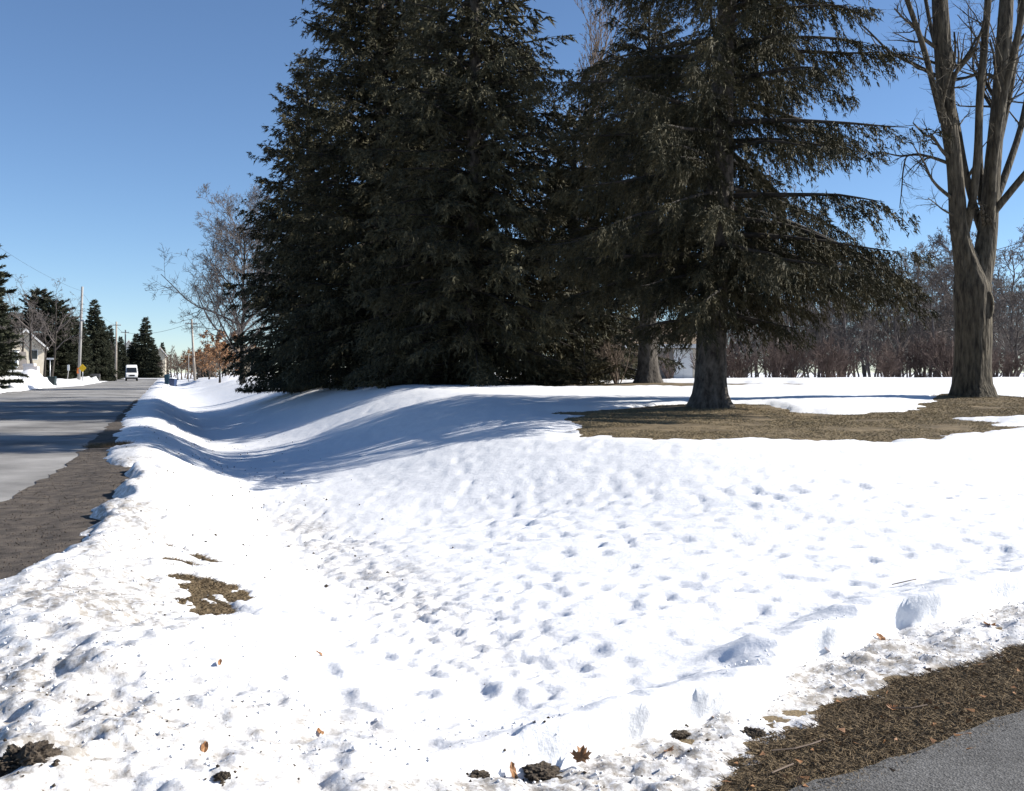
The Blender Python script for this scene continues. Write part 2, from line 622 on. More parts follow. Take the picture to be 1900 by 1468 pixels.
def nrm(a):
    return a / np.maximum(np.linalg.norm(a, axis=-1, keepdims=True), 1e-9)


def tube_np(P, Rad, sides, bump=0.0, seed=0):
    """batch of tubes: P (B,k,3), Rad (B,k) -> verts, quads"""
    B, k, _ = P.shape
    T = np.empty_like(P)
    T[:, 1:-1] = P[:, 2:] - P[:, :-2]
    T[:, 0] = P[:, 1] - P[:, 0]
    T[:, -1] = P[:, -1] - P[:, -2]
    T = nrm(T)
    mean = nrm(P[:, -1] - P[:, 0])
    ref = np.where(np.abs(mean[:, 2:3]) > .8, np.array([[1., 0, 0]]), np.array([[0, 0, 1.]]))
    Nn = nrm(np.cross(T, ref[:, None, :]))
    Bn = np.cross(T, Nn)
    an = np.arange(sides) / sides * 2 * np.pi
    c, s = np.cos(an), np.sin(an)
    rad = Rad[:, :, None]
    if bump:
        aa = np.broadcast_to(an[None, None, :], (B, k, sides))
        hh = np.broadcast_to(P[:, :, 2:3], (B, k, sides))
        rad = rad * (1 + bump * fbm(np.cos(aa) * 3 + 9, np.sin(aa) * 3 + hh * .6, 1.0, seed, 3) + bump * .8 * noise(aa * 6, hh * .8, 1.0, seed + 5))
    V = P[:, :, None, :] + rad[..., None] * (Nn[:, :, None, :] * c[None, None, :, None] + Bn[:, :, None, :] * s[None, None, :, None])
    V = V.reshape(-1, 3)
    i = np.arange(k - 1)[:, None]
    j = np.arange(sides)[None, :]
    q = np.stack([i * sides + j, i * sides + (j + 1) % sides, (i + 1) * sides + (j + 1) % sides, (i + 1) * sides + j], -1).reshape(-1, 4)
    Q = (q[None] + (np.arange(B) * k * sides)[:, None, None]).reshape(-1, 4)
    return V, Q


def join_np(parts):
    vs, fs, b = [], [], 0
    for V, Q in parts:
        vs.append(V)
        fs.append(Q + b)
        b += len(V)
    return np.concatenate(vs), np.concatenate(fs)


# ------------------------------------------------------------------ the ground, the snow, the roads
def fan_grid(ncol, rows, smax=.86, lead=2.8):
    s = np.linspace(-smax, smax, ncol)
    Y = np.repeat(rows[:, None], ncol, 1)
    Xg = s[None, :] * (Y + lead)
    n = len(rows)
    i = np.arange(n - 1)[:, None] * ncol
    j = np.arange(ncol - 1)[None, :]
    Q = np.stack([i + j, i + j + 1, i + ncol + j + 1, i + ncol + j], -1).reshape(-1, 4)
    return Xg, Y, Q


rows_near = np.exp(np.linspace(math.log(2.3), math.log(13.0), 370))
rows_far = np.exp(np.linspace(math.log(13.0), math.log(300.0), 260))[1:]
rows = np.concatenate([rows_near, rows_far])
Xg, Yg, Q = fan_grid(560, rows)
G = ground(Xg, Yg)
T = thickness(Xg, Yg)
Zs = G + np.where(T > 0, T, T)
wl = poly_sd(Xg, Yg, LEDGE)
wo_ = .24 * noise(Xg, Yg, .75, 51) + .07 * noise(Xg, Yg, .30, 53) + .025 * noise(Xg, Yg, .12, 52)
wl = wl + wo_ * sm(-.7, .3, Xg)
lip = np.exp(-((wl - .06) / .05) ** 2) * sm(.1, .6, Xg) * sm(9, 7, Yg) * (.085 + .26 * np.maximum(.75 * noise(Xg, Yg, .83, 59) + .45 * noise(Xg, Yg, .27, 60) + .25 * noise(Xg, Yg, .11, 63) + .02, 0))
Xs, Ys = Xg + .69 * lip, Yg - .72 * lip
me = mesh_np("snow_cover", np.stack([Xs, Ys, Zs], -1).reshape(-1, 3), Q, M['snow'], True)
ug, vg = uv_of(Xg, Yg)
wg = poly_sd(Xg, Yg, LEDGE)
dirt = 1.5 * np.exp(-((ug + .45) / .75) ** 2) * (1 - .8 * sm(16, 30, vg))
dirt = np.maximum(dirt, 1.7 * sm(.02, -.12, wl) * sm(-1.5, 0.2, Xg))
dirt = np.maximum(dirt, 1.1 * sm(.3, -1.2, Xg) * sm(5.6, 4.2, Yg))
dirt = np.maximum(dirt, .9 * np.exp(-((ug - 1.8) / .6) ** 2) * sm(4, 7, vg) * (1 - sm(14, 20, vg)))
dirt = np.maximum(dirt, .6 * np.exp(-((ug + 1.2) / .5) ** 2))
dirt = np.maximum(dirt, .35 * sm(-8, -10, ug))
dirt = dirt * (0.55 + 1.1 * (fbm(Xg, Yg, .8, 201, 3) + .35))
at = me.attributes.new("dirt", 'FLOAT', 'POINT')
at.data.foreach_set("value", np.clip(dirt, 0, 1.7).astype(np.float32).ravel())
tag(link("snow_cover", me), kind="structure")

rows2 = rows[::3]
Xg2, Yg2, Q2 = fan_grid(240, rows2)
G2 = ground(Xg2, Yg2) + .008 * fbm(Xg2, Yg2, .3, 7, 3) - .004
me = mesh_np("ground", np.stack([Xg2, Yg2, G2], -1).reshape(-1, 3), Q2, M['soil'], True)
tag(link("ground", me), kind="structure")

# the country beyond, out to the horizon
ang = np.linspace(0, 2 * np.pi, 97)[:-1]
rr = np.array([1.0, 60, 300, 900, 2500])
V = np.array([(r * math.cos(a), r * math.sin(a), -1.0) for r in rr for a in ang])
q = []
for i in range(len(rr) - 1):
    for j in range(96):
        q.append((i * 96 + j, i * 96 + (j + 1) % 96, (i + 1) * 96 + (j + 1) % 96, (i + 1) * 96 + j))
tag(link("terrain", mesh_np("terrain", V, np.array(q), M['snow'])), kind="structure")

# the road
vv = np.concatenate([np.linspace(-14, 40, 160), np.linspace(40, 246, 110)[1:]])
kk = np.linspace(0, 1, 26)
ul = road_left(vv) - 1.0
ur = road_right(vv) + .05 * fbm(vv, vv * 0, .6, 301, 3)
U = ul[:, None] + (ur - ul)[:, None] * kk[None, :]
Vv = np.repeat(vv[:, None], len(kk), 1)
rx, ry = xy_of(U, Vv)
rz = ground(rx, ry) + .022 + .05 * (1 - ((U + 5) / 5) ** 2).clip(0, 1)
n, c = U.shape
i = np.arange(n - 1)[:, None] * c
j = np.arange(c - 1)[None, :]
q = np.stack([i + j, i + j + 1, i + c + j + 1, i + c + j], -1).reshape(-1, 4)
tag(link("road", mesh_np("road", np.stack([rx, ry, rz], -1).reshape(-1, 3), q, M['road'], True)), kind="structure")

# gritty shoulder between asphalt and snow
vv = np.linspace(-4, 60, 260)
ul = road_right(vv) - .12 + .16 * fbm(vv, vv * 0 + 3, .5, 311, 4)
ur = snow_edge(vv) + .7
kk = np.linspace(0, 1, 14)
U = ul[:, None] + (ur - ul)[:, None] * kk[None, :]
Vv = np.repeat(vv[:, None], len(kk), 1)
sx, sy = xy_of(U, Vv)
sz = ground(sx, sy) + .031 + .010 * fbm(sx, sy, .9, 313, 2) - .03 * sm(.65, 1.0, kk)[None, :] + .05 * (1 - ((U + 5) / 5) ** 2).clip(0, 1)
n, c = U.shape
i = np.arange(n - 1)[:, None] * c
j = np.arange(c - 1)[None, :]
q = np.stack([i + j, i + j + 1, i + c + j + 1, i + c + j], -1).reshape(-1, 4)
tag(link("road_shoulder", mesh_np("road_shoulder", np.stack([sx, sy, sz], -1).reshape(-1, 3), q, M['gritty'], True)), kind="structure")

# the driveway the picture is taken from
P = np.array(ASPH[1:-1], float)
seg = np.r_[0, np.cumsum(np.linalg.norm(np.diff(P, axis=0), axis=1))]
ss = np.linspace(0, seg[-1], 420)
cx = np.interp(ss, seg, P[:, 0])
cy = np.interp(ss, seg, P[:, 1])
tx, ty = np.gradient(cx), np.gradient(cy)
tl = np.hypot(tx, ty)
for _ in range(30):
    tx = np.convolve(np.pad(tx, 2, 'edge'), np.ones(5) / 5, 'valid')
    ty = np.convolve(np.pad(ty, 2, 'edge'), np.ones(5) / 5, 'valid')
tl = np.hypot(tx, ty)
nx, ny = ty / tl, -tx / tl
kk = np.array([0, .05, .15, .4, .9, 1.8, 3.4, 5.5])
off = kk[None, :] + (.10 * fbm(ss, ss * 0, .35, 321, 4))[:, None] * (kk < .5)[None, :]
dx = cx[:, None] + nx[:, None] * off
dy = cy[:, None] + ny[:, None] * off
dz = ground(dx, dy) + .014 + .012 * sm(0, .5, off)
n, c = dx.shape
i = np.arange(n - 1)[:, None] * c
j = np.arange(c - 1)[None, :]
q = np.stack([i + j, i + c + j, i + c + j + 1, i + j + 1], -1).reshape(-1, 4)
tag(link("driveway", mesh_np("driveway", np.stack([dx, dy, dz], -1).reshape(-1, 3), q, M['drive'], True)), kind="structure")


# ------------------------------------------------------------------ trees
def needle_tris(rng, base, axis, length, width):
    """one thin triangle for each spray of needles"""
    n = len(base)
    side = nrm(np.cross(axis, rng.normal(size=(n, 3))))
    a = base + side * width[:, None] * .5
    b = base - side * width[:, None] * .5
    c = base + axis * length[:, None]
    return np.stack([a, b, c], 1)


def spruce(seed, H, base_h, Rad, trunk_r, whorl=.42, per=6, dens=1.0, nlen=.16, nwid=.045, lean=(0, 0), droop=.30, hang=.8, expo=.75, limb_sides=4, zfine=99., bare=.10, gap=0.0, trunk_sides=20, oneside=None, rise0=0.0, low=(.06, .75), extra=(), step=.030):
    rng = np.random.default_rng(seed)
    # trunk with a flared foot
    zz = np.concatenate([[-.3, 0, .12, .3, .6, 1.0], np.linspace(1.5, H, 22)])
    t = np.clip(zz / H, 0, 1)
    rad = trunk_r * (1 - t) ** .85 + .015
    rad = rad + trunk_r * .55 * np.exp(-np.maximum(zz, 0) / .28)
    cxx = lean[0] * (zz / 10) + .03 * np.sin(zz * .9 + seed)
    cyy = lean[1] * (zz / 10) + .03 * np.cos(zz * .8 + seed)
    Pt = np.stack([cxx, cyy, zz], -1)[None]
    tv, tq = tube_np(Pt, rad[None], trunk_sides, .28, seed)
    limbs, lrad, tris = [], [], []
    z = base_h
    az0 = 0
    todo = list(extra)
    while z < H - .2:
        tt = (z - base_h) / (H - base_h)
        nb = per if z < zfine else max(4, per - 2)
        az0 += 2.4
        ex, todo = todo, []
        for b in range(-len(ex), nb):
            if b >= 0 and rng.random() < gap:
                continue
            az = az0 + b * 2 * math.pi / nb + rng.normal() * .25
            zb = z + rng.uniform(-.18, .18)
            Lb = Rad * (1 - tt) ** expo * rng.uniform(.72, 1.12) + .12
            Lb *= np.interp(tt, [0, low[0], 1], [low[1], 1, 1])
            if oneside is not None:
                Lb *= 1 + oneside[1] * math.cos(az - oneside[0])
            rise = np.interp(tt, [0, .3, .7, 1], [-.05, .06, .28, .7]) + rise0 + rng.normal() * .06
            sag = -droop * np.interp(tt, [0, .6, 1], [1.5, 1.0, .3])
            tip = .35 * droop * rng.uniform(.5, 1.6)
            if b < 0:
                az, zb, Lb, rise, sag, tip = ex[b]
            s = np.linspace(0, 1, 9)
            rdir = np.array([math.cos(az), math.sin(az), 0])
            sdir = np.array([-math.sin(az), math.cos(az), 0])
            bend = rng.normal() * .12
            x0 = np.interp(zb, zz, cxx)
            y0 = np.interp(zb, zz, cyy)
            pts = np.array([x0, y0, zb]) + (Lb * s)[:, None] * rdir + (Lb * bend * s * s)[:, None] * sdir
            pts[:, 2] += Lb * (rise * s + sag * s ** 2 + tip * s ** 3)
            pts[:, 2] += .05 * Lb * .35 * np.sin(s * rng.uniform(4, 8) + rng.uniform(0, 6)) * s
            pts += rng.normal(size=pts.shape) * (.018 * s)[:, None]
            pts[:, 2] = np.maximum(pts[:, 2], .06 + .1 * s)
            pl_ = pts.copy()
            for k in range(3):
                pl_[:, k] = np.interp(s * .86, s, pts[:, k])
            limbs.append(pl_)
            r0 = min(.012 + .016 * Lb, .075)
            lrad.append(r0 * (1 - s) ** .8 + .006)
            fine = z < zfine
            dn = dens * 1.3 if b < 0 else (dens if fine else dens * .6)
            sc = 1.0 if fine else 1.9
            n = max(4, int(Lb / .10 * dn))
            si = rng.uniform(bare, 1, n) ** .85
            # clumps: leave some runs of the bough thinner than others
            si = si[rng.random(n) < .55 + .75 * (np.sin(si * 11 + rng.uniform(0, 6)) > -.5)]
            n = len(si)
            if n == 0:
                continue
            p0 = np.stack([np.interp(si, s, pts[:, k]) for k in range(3)], -1)
            tan = nrm(np.stack([np.interp(si, s, np.gradient(pts[:, k], s)) for k in range(3)], -1))
            sg = np.where(rng.random(n) < .5, -1, 1)
            an = rng.uniform(.45, 1.25, n) * (1 - .4 * si)
            dh = nrm(tan * np.cos(an)[:, None] + sdir * (sg * np.sin(an))[:, None])
            ln = np.clip((.20 + .32 * Lb * (1 - si) ** .7) * rng.uniform(.5, 1.15, n), .20, 1.05)
            dd = rng.uniform(.1, 1.0, n) * hang
            end = p0 + dh * (ln * np.cos(dd * .9))[:, None]
            end[:, 2] -= ln * np.sin(dd)
            m = np.maximum(3, (ln / step * (1.0 if fine else .45)).astype(int))
            idx = np.repeat(np.arange(n), m)
            tq_ = rng.random(len(idx))
            a = p0[idx] + (end[idx] - p0[idx]) * tq_[:, None]
            a[:, 2] -= (.10 * ln[idx] * hang) * tq_ ** 2
            axis = nrm(nrm(end - p0)[idx] + rng.normal(size=(len(idx), 3)) * .50 + np.array([0, 0, -.22 * hang]))
            L_ = nlen * sc * rng.uniform(.55, 1.15, len(idx))
            W_ = nwid * sc * rng.uniform(.6, 1.2, len(idx))
            a = a + rng.normal(size=a.shape) * .02
            a[:, 2] = np.maximum(a[:, 2], .05)
            tris.append(needle_tris(rng, a, axis, L_, W_))
        z += whorl * rng.uniform(.75, 1.25) * (1.0 if z < zfine else 1.2)
    tr = np.concatenate(tris)
    lv, lq = tube_np(np.array(limbs), np.array(lrad), limb_sides)
    return (tv, tq), (lv, lq), tr.reshape(-1, 3), np.arange(len(tr) * 3).reshape(-1, 3)


def spruce_object(name, label, loc, params, needle, rotz=0, cat="spruce tree", group=None):
    (tv, tq), (lv, lq), nv, nf = spruce(**params)
    t = thing(name, label, cat, loc, rotz, group)
    link("trunk", mesh_np("trunk", tv, tq, M['bark_spruce'], True), t)
    link("limbs", mesh_np("limbs", lv, lq, M['limb'], True), t)
    tag(link("crown", mesh_np("crown", nv, nf, M[needle]), t), kind="stuff")
    return t


def gz(x, y):
    return float(ground(x, y))


def grow(rng, P, Rd, n, tmin, ratio, ang, up, k=5, rmul=.6, wob=.12, taper=.35, rmin=.004, tmax=1.0):
    B, kp, _ = P.shape
    idx = np.repeat(np.arange(B), n)
    m = len(idx)
    t = rng.uniform(tmin, tmax, m)
    f = t * (kp - 1)
    i0 = np.minimum(f.astype(int), kp - 2)
    fr = (f - i0)[:, None]
    base = P[idx, i0] * (1 - fr) + P[idx, i0 + 1] * fr
    r0 = Rd[idx, i0] * (1 - fr[:, 0]) + Rd[idx, i0 + 1] * fr[:, 0]
    tan = nrm(P[idx, i0 + 1] - P[idx, i0])
    Lp = np.linalg.norm(np.diff(P, axis=1), axis=2).sum(1)[idx]
    L = Lp * ratio * rng.uniform(.55, 1.1, m) * (1.2 - .6 * t)
    perp = nrm(np.cross(tan, rng.normal(size=(m, 3))))
    a = ang * rng.uniform(.6, 1.3, m)
    d = nrm(tan * np.cos(a)[:, None] + perp * np.sin(a)[:, None])
    pts = [base]
    for j in range(k - 1):
        d = nrm(d + np.array([0, 0, up]) + rng.normal(size=(m, 3)) * wob)
        pts.append(pts[-1] + d * (L / (k - 1))[:, None])
    C = np.stack(pts, 1)
    rr_ = np.maximum(r0 * rmul, rmin)[:, None] * np.linspace(1, taper, k)[None, :]
    return C, np.maximum(rr_, rmin * .6)


def bare_tree_meshes(seed, H, trunk_r, counts=(9, 6, 5, 5), fork=.25, ang=.75, up=.10, twig_r=.010, ratio=.62, sides=10, droop_last=0.0, lean=.0, last_k=3):
    rng = np.random.default_rng(seed)
    zz = np.linspace(0, H * .72, 9)
    w = rng.normal(size=(9, 2)) * .02 * H
    w = np.cumsum(w, 0) * .4
    w[:2] = 0
    P = np.stack([w[:, 0] + lean * zz, w[:, 1], zz], -1)
    P[0, 2] = -.3
    rad = trunk_r * (1 - .78 * zz / zz[-1]) + trunk_r * .35 * np.exp(-zz / .4)
    tv, tq = tube_np(P[None], rad[None], sides, .12, seed)
    parts = []
    Pp, Rp = P[None], rad[None]
    for lv, n in enumerate(counts):
        last = lv == len(counts) - 1
        Pp, Rp = grow(rng, Pp, Rp, n, fork if lv == 0 else .22, ratio, ang if lv else ang * 1.05, (up if not last else up - droop_last), k=last_k if last else (7, 5, 4, 3, 3)[lv], rmul=.55, wob=.13 + .03 * lv, rmin=twig_r)
        parts.append(tube_np(Pp, Rp, (6, 4, 3, 3, 3)[lv]))
    bv, bq = join_np(parts)
    return (tv, tq), (bv, bq), Pp


def bare_object(name, label, loc, params, bark='limb', twig='twig', cat="tree", group=None, rotz=0):
    (tv, tq), (bv, bq), tips = bare_tree_meshes(**params)
    t = thing(name, label, cat, loc, rotz, group)
    link("trunk", mesh_np("trunk", tv, tq, M[bark], True), t)
    link("crown", mesh_np("crown", bv, bq, M[twig], True), t)
    return t, tips


# the near spruce on the lawn
AX, AY = 4.87, 25.2
spruce_object("spruce_tree", "tall open spruce with thick pale-flecked trunk standing in the bare grass patch", (AX, AY, gz(AX, AY)),
              dict(seed=4, H=22, base_h=2.35, Rad=5.1, trunk_r=.36, whorl=.50, per=6, dens=2.2, nlen=.15, nwid=.032, step=.020, lean=(.45, .1), droop=.15, hang=1.35, expo=.50, limb_sides=5, zfine=11.5, bare=.03, gap=.20, trunk_sides=36, low=(.11, .55),
                   extra=((.05, 4.9, 5.1, -.05, -.45, .10), (-.3, 4.6, 4.7, .02, -.55, .12), (.3, 4.0, 4.4, .0, -.45, .12), (-.12, 3.9, 4.9, .02, -.42, .05), (.5, 5.4, 5.0, .02, -.4, .1), (3.3, 4.4, 4.0, .0, -.3, .15), (-1.2, 3.4, 2.6, .0, -.4, .15), (-2.0, 3.6, 2.4, .0, -.4, .15))), 'needle_a')
BX, BY = 4.95, 37.2
spruce_object("spruce_tree", "shorter spruce with thick trunk just behind the near spruce, beside the bungalow", (BX, BY, gz(BX, BY)),
              dict(seed=9, H=13.2, base_h=3.3, Rad=4.4, trunk_r=.34, whorl=.42, per=7, dens=1.5, nlen=.18, nwid=.042, step=.024, droop=.13, hang=1.0, expo=.42, zfine=14, gap=.05, low=(.2, .5)), 'needle_a')
C_LIST = [(880, 38.5, 25, 5.0, 21, "tall dense spruce in the middle of the dark clump, boughs reaching the snow", 13.5, .08),
          (705, 45, 26, 5.9, 22, "tall dense spruce on the road side of the dark clump", 16.5, .20),
          (572, 51, 16.5, 4.6, 23, "lower spruce at the roadside tip of the dark clump, boughs hanging to the ditch bank", 19, .22),
          (1065, 45, 12, 4.6, 24, "spruce at the bungalow end of the dark clump, behind a low yew", 19, .05),
          (790, 54, 24, 5.2, 25, "spruce deep inside the dark clump, mostly hidden by the front row", 14, .1)]
for (px, d, H, Rd, sd, lab, zf, r0) in C_LIST:
    x = X_at(px, d)
    spruce_object("spruce_tree", lab, (x, d, gz(x, d)),
                  dict(seed=sd, H=H, base_h=.35, Rad=Rd, trunk_r=.36, whorl=.44, per=8, dens=(.55 if sd == 25 else 1.0), nlen=.22, nwid=.062, droop=.24, hang=.95, expo=.62 if H > 13 else .45, zfine=zf, limb_sides=3, trunk_sides=12, bare=.04, rise0=r0), 'needle_d')

# low yew and brown shrub in front of the clump
def yew(name, label, px, d, H, Rd, seed):
    x = X_at(px, d)
    return spruce_object(name, label, (x, d, gz(x, d)), dict(seed=seed, H=H, base_h=.12, Rad=Rd, trunk_r=.05, whorl=.13, per=9, dens=1.5, nlen=.12, nwid=.04, droop=-.25, hang=.1, expo=.5, limb_sides=3, trunk_sides=6), 'needle_a', cat="shrub")


yew("yew_shrub", "low spreading green yew at the foot of the dark clump", 1085, 36.6, 1.0, 1.3, 61)
yew("yew_shrub", "dark low yew tucked between the clump and the brown shrub", 1030, 37.6, .8, 1.2, 62)

# ------------------------------------------------------------------ the big maple
MX_, MY_ = 12.98, 29.0
mroot = thing("maple_tree", "large bare maple with forked furrowed trunk standing at the end of the grass patch", "tree", (MX_, MY_, gz(MX_, MY_) + .02))
mp = MY_ / F
rngm = np.random.default_rng(77)


def stem_px(L):
    """outline points px, py, half-width px, depth offset m -> local metres"""
    a = np.array(L, float)
    pts = np.stack([(a[:, 0] - 1800) * mp, a[:, 3], (738 - a[:, 1]) * mp], -1)
    # resample smoothly
    t = np.linspace(0, len(L) - 1, (len(L) - 1) * 4 + 1)
    ii = np.arange(len(L))
    out = np.stack([np.interp(t, ii, pts[:, k]) for k in range(3)], -1)
    rad = np.interp(t, ii, a[:, 2]) * mp
    for _ in range(2):
        out[1:-1] = (out[:-2] + 2 * out[1:-1] + out[2:]) / 4
    return out, rad


trunk_l = [(1803, 765, 56, 0), (1803, 738, 40, 0), (1802, 720, 33, 0), (1803, 690, 30, 0), (1805, 640, 30, 0), (1806, 580, 31, 0), (1804, 540, 32, 0), (1796, 508, 24, 0), (1780, 462, 16.5, -.1), (1771, 410, 14.5, -.2), (1763, 320, 14, -.3), (1748, 230, 14.5, -.4), (1736, 130, 15, -.5), (1724, 20, 14, -.7), (1708, -120, 11, -.9), (1690, -300, 7, -1.2)]
stems = [
    [(1808, 550, 26, .05), (1826, 498, 21, .1), (1838, 440, 18, .2), (1847, 362, 15.5, .3), (1857, 270, 14, .4), (1872, 160, 13, .5), (1884, 30, 13, .6), (1898, -140, 10, .8), (1915, -320, 6, 1)],
    [(1786, 446, 8, -.1), (1794, 380, 7, -.4), (1796, 300, 6.5, -.6), (1793, 200, 6.5, -.8), (1797, 100, 6.5, -1), (1799, 0, 6, -1.2), (1806, -150, 4.5, -1.4), (1800, -280, 3, -1.5)],
    [(1834, 450, 9, .2), (1824, 395, 7, .5), (1812, 310, 6, .8), (1804, 220, 5.5, 1.0), (1796, 160, 5, 1.2), (1786, 100, 4.5, 1.4), (1772, 40, 4, 1.6), (1750, -120, 3, 1.8)],
    [(1834, 420, 9, -.1), (1826, 330, 7, -.5), (1830, 230, 6.5, -.8), (1846, 140, 6, -1.0), (1858, 40, 5.5, -1.3), (1868, -100, 4, -1.6), (1874, -240, 3, -1.8)],
    [(1838, 380, 8, .5), (1842, 290, 6.5, .9), (1854, 180, 6, 1.2), (1868, 80, 6, 1.4), (1880, 0, 5.5, 1.6), (1890, -140, 4, 1.8)],
    [(1838, 440, 11, .3), (1866, 385, 8, .8), (1900, 325, 7, 1.2), (1950, 220, 6, 1.7), (1990, 90, 5, 2.2), (2030, -60, 4, 2.6), (2060, -200, 3, 3)],
    [(1846, 400, 7, .1), (1880, 345, 6, -.4), (1930, 275, 5, -.9), (1975, 150, 5, -1.4), (2005, 0, 4, -2), (2030, -150, 3, -2.4)],
    [(1848, 330, 6, .3), (1884, 255, 5, .9), (1924, 130, 5, 1.4), (1950, 0, 4, 1.8), (1965, -140, 3, 2.2)],
    [(1737, 240, 5.5, -.4), (1714, 185, 5, -.7), (1690, 125, 5, -1.0), (1662, 62, 4.5, -1.2), (1638, 15, 4, -1.4), (1600, -70, 3, -1.7), (1575, -150, 2, -1.9)],
]
tp, trd = stem_px(trunk_l)
tv, tq = tube_np(tp[None], trd[None], 40, .16, 5)
parts_m = [(tv, tq)]
trunk_me = mesh_np("trunk", tv, tq, M['bark_maple'], True)
link("trunk", trunk_me, mroot)
twigs = []
for s_ in [trunk_l] + stems:
    p_, r_ = stem_px(s_)
    if s_ is not trunk_l:
        v_, q_ = tube_np(p_[None], r_[None], 16, .10, len(s_))
        link("stem", mesh_np("stem", v_, q_, M['bark_maple'], True), mroot)
    # side branches and twigs on the upper part of each stem
    k0 = int(len(p_) * (.62 if s_ is trunk_l else .35))
    Pp, Rp = p_[None, k0:], r_[None, k0:]
    c1, cr1 = grow(rngm, Pp, Rp, 9, .05, .30, .85, .05, k=7, rmul=.30, wob=.20, rmin=.010)
    c2, cr2 = grow(rngm, c1, cr1, 5, .15, .55, .7, .04, k=5, rmul=.6, wob=.2, rmin=.006)
    c3, cr3 = grow(rngm, c2, cr2, 4, .15, .6, .7, .04, k=4, rmul=.6, wob=.2, rmin=.004)
    twigs += [tube_np(c1, cr1, 6), tube_np(c2, cr2, 4), tube_np(c3, cr3, 3)]
# the branches that reach out to the left towards the spruce
side = [
    [(1760, 312, 6, -.3), (1728, 292, 4, -.6), (1706, 272, 3.4, -.9), (1686, 278, 2.8, -1.2), (1664, 268, 2.2, -1.5), (1650, 262, 1.4, -1.7)],
    [(1762, 318, 5, -.3), (1720, 300, 3.6, -.2), (1700, 292, 3, .1), (1680, 292, 2.4, .4), (1655, 280, 1.6, .7)],
    [(1772, 386, 5, -.2), (1728, 362, 4, -.5), (1702, 348, 3, -.9), (1684, 326, 2.4, -1.2), (1660, 306, 1.6, -1.5), (1648, 296, 1, -1.7)],
    [(1700, 293, 2.4, .1), (1680, 296, 2, 0), (1672, 330, 1.8, -.1), (1668, 360, 1.5, -.2), (1664, 395, 1, -.2)],
    [(1732, 112, 5, -.5), (1690, 95, 4, -.8), (1665, 80, 3, -1.1), (1640, 72, 2.4, -1.4), (1620, 60, 1.6, -1.6)],
    [(1738, 140, 4, -.5), (1700, 118, 3, -.2), (1676, 104, 2.4, .2), (1652, 100, 1.6, .5)],
    [(1832, 430, 6, .2), (1816, 410, 5, -.2), (1806, 396, 4, -.5), (1798, 392, 3, -.7)],
    [(1776, 414, 4, -.2), (1735, 402, 2, -.5), (1712, 395, 1.5, -.9), (1690, 388, 1, -1.2)],
    [(1814, 330, 4, .7), (1830, 290, 3.6, .3), (1818, 150, 3, 0), (1806, 135, 2.4, -.3), (1790, 118, 2, -.6)],
]
for s_ in side:
    p_, r_ = stem_px(s_)
    r_ = r_ * .75
    twigs.append(tube_np(p_[None], r_[None], 6))
    c2, cr2 = grow(rngm, p_[None], r_[None], 9, .2, .42, .8, -.02, k=5, rmul=.55, wob=.2, rmin=.006)
    c3, cr3 = grow(rngm, c2, cr2, 5, .15, .6, .7, .02, k=4, rmul=.6, wob=.2, rmin=.004)
    twigs += [tube_np(c2, cr2, 4), tube_np(c3, cr3, 3)]
wv, wq = join_np(twigs)
link("crown", mesh_np("crown", wv, wq, M['bark_maple'], True), mroot)
# a branch collar on the trunk
bv_ = MB()
for a0 in range(1):
    ringp = [(.36 * math.cos(t) * .38, 0, .36 * math.sin(t)) for t in np.linspace(0, 2 * math.pi, 15)]
bv_.tube(ringp, [.05] * 15, 6)
kn = bv_.build("branch_scar", M['bark_maple'], mroot, True)
kn.location = ((1820 - 1800) * mp, -.395, (738 - 575) * mp)

# ------------------------------------------------------------------ bare tree behind the clump, beside the road
x, d = X_at(450, 92), 92
bare_object("bare_tree", "big rounded bare tree with fine grey twigs rising behind the roadside tip of the clump", (x, d, gz(x, d)),
            dict(seed=33, H=19.5, trunk_r=.22, counts=(40, 10, 9, 6), fork=.10, ang=.95, up=.11, twig_r=.014, ratio=.54, droop_last=.05, last_k=2), 'limb', 'twig')

# ------------------------------------------------------------------ woods behind the hedge
wood_root, _ = bare_object("bare_tree", "bare grey tree in the wood seen through and behind the near spruce", (X_at(1470, 74), 74, .6),
                           dict(seed=41, H=12.5, trunk_r=.13, counts=(14, 7, 6, 5), fork=.08, ang=.75, up=.10, twig_r=.016, ratio=.50), 'twig', 'twig', group="bare trees behind the near spruce")
wood_root2, _ = bare_object("bare_tree", "bare grey tree in the wood between the near spruce and the maple", (X_at(1700, 78), 78, .6),
                            dict(seed=42, H=13.0, trunk_r=.15, counts=(13, 7, 6, 5), fork=.06, ang=.9, up=.05, twig_r=.016, ratio=.55), 'twig', 'twig', group="bare trees between spruce and maple")
rw = np.random.default_rng(5)
for k in range(84):
    px = 1330 + 640 * (k + rw.uniform(0, 1)) / 84
    d = rw.uniform(66, 112)
    s = rw.uniform(.55, 1.05) * (1.12 if px > 1780 else 1.0)
    wl_ = ('bare grey tree in the wood seen through and behind the near spruce', 'bare trees behind the near spruce') if px < 1640 else (('bare grey tree in the wood between the near spruce and the maple', 'bare trees between spruce and maple') if px < 1780 else ('bare grey tree in the dark wood behind and right of the maple', 'bare trees beyond the maple'))
    dup((wood_root, wood_root2)[k % 2], (X_at(px, d), d, .5), rw.uniform(0, 6.28), (s * 1.05, s * 1.05, s * rw.uniform(.85, 1.1)), *wl_)
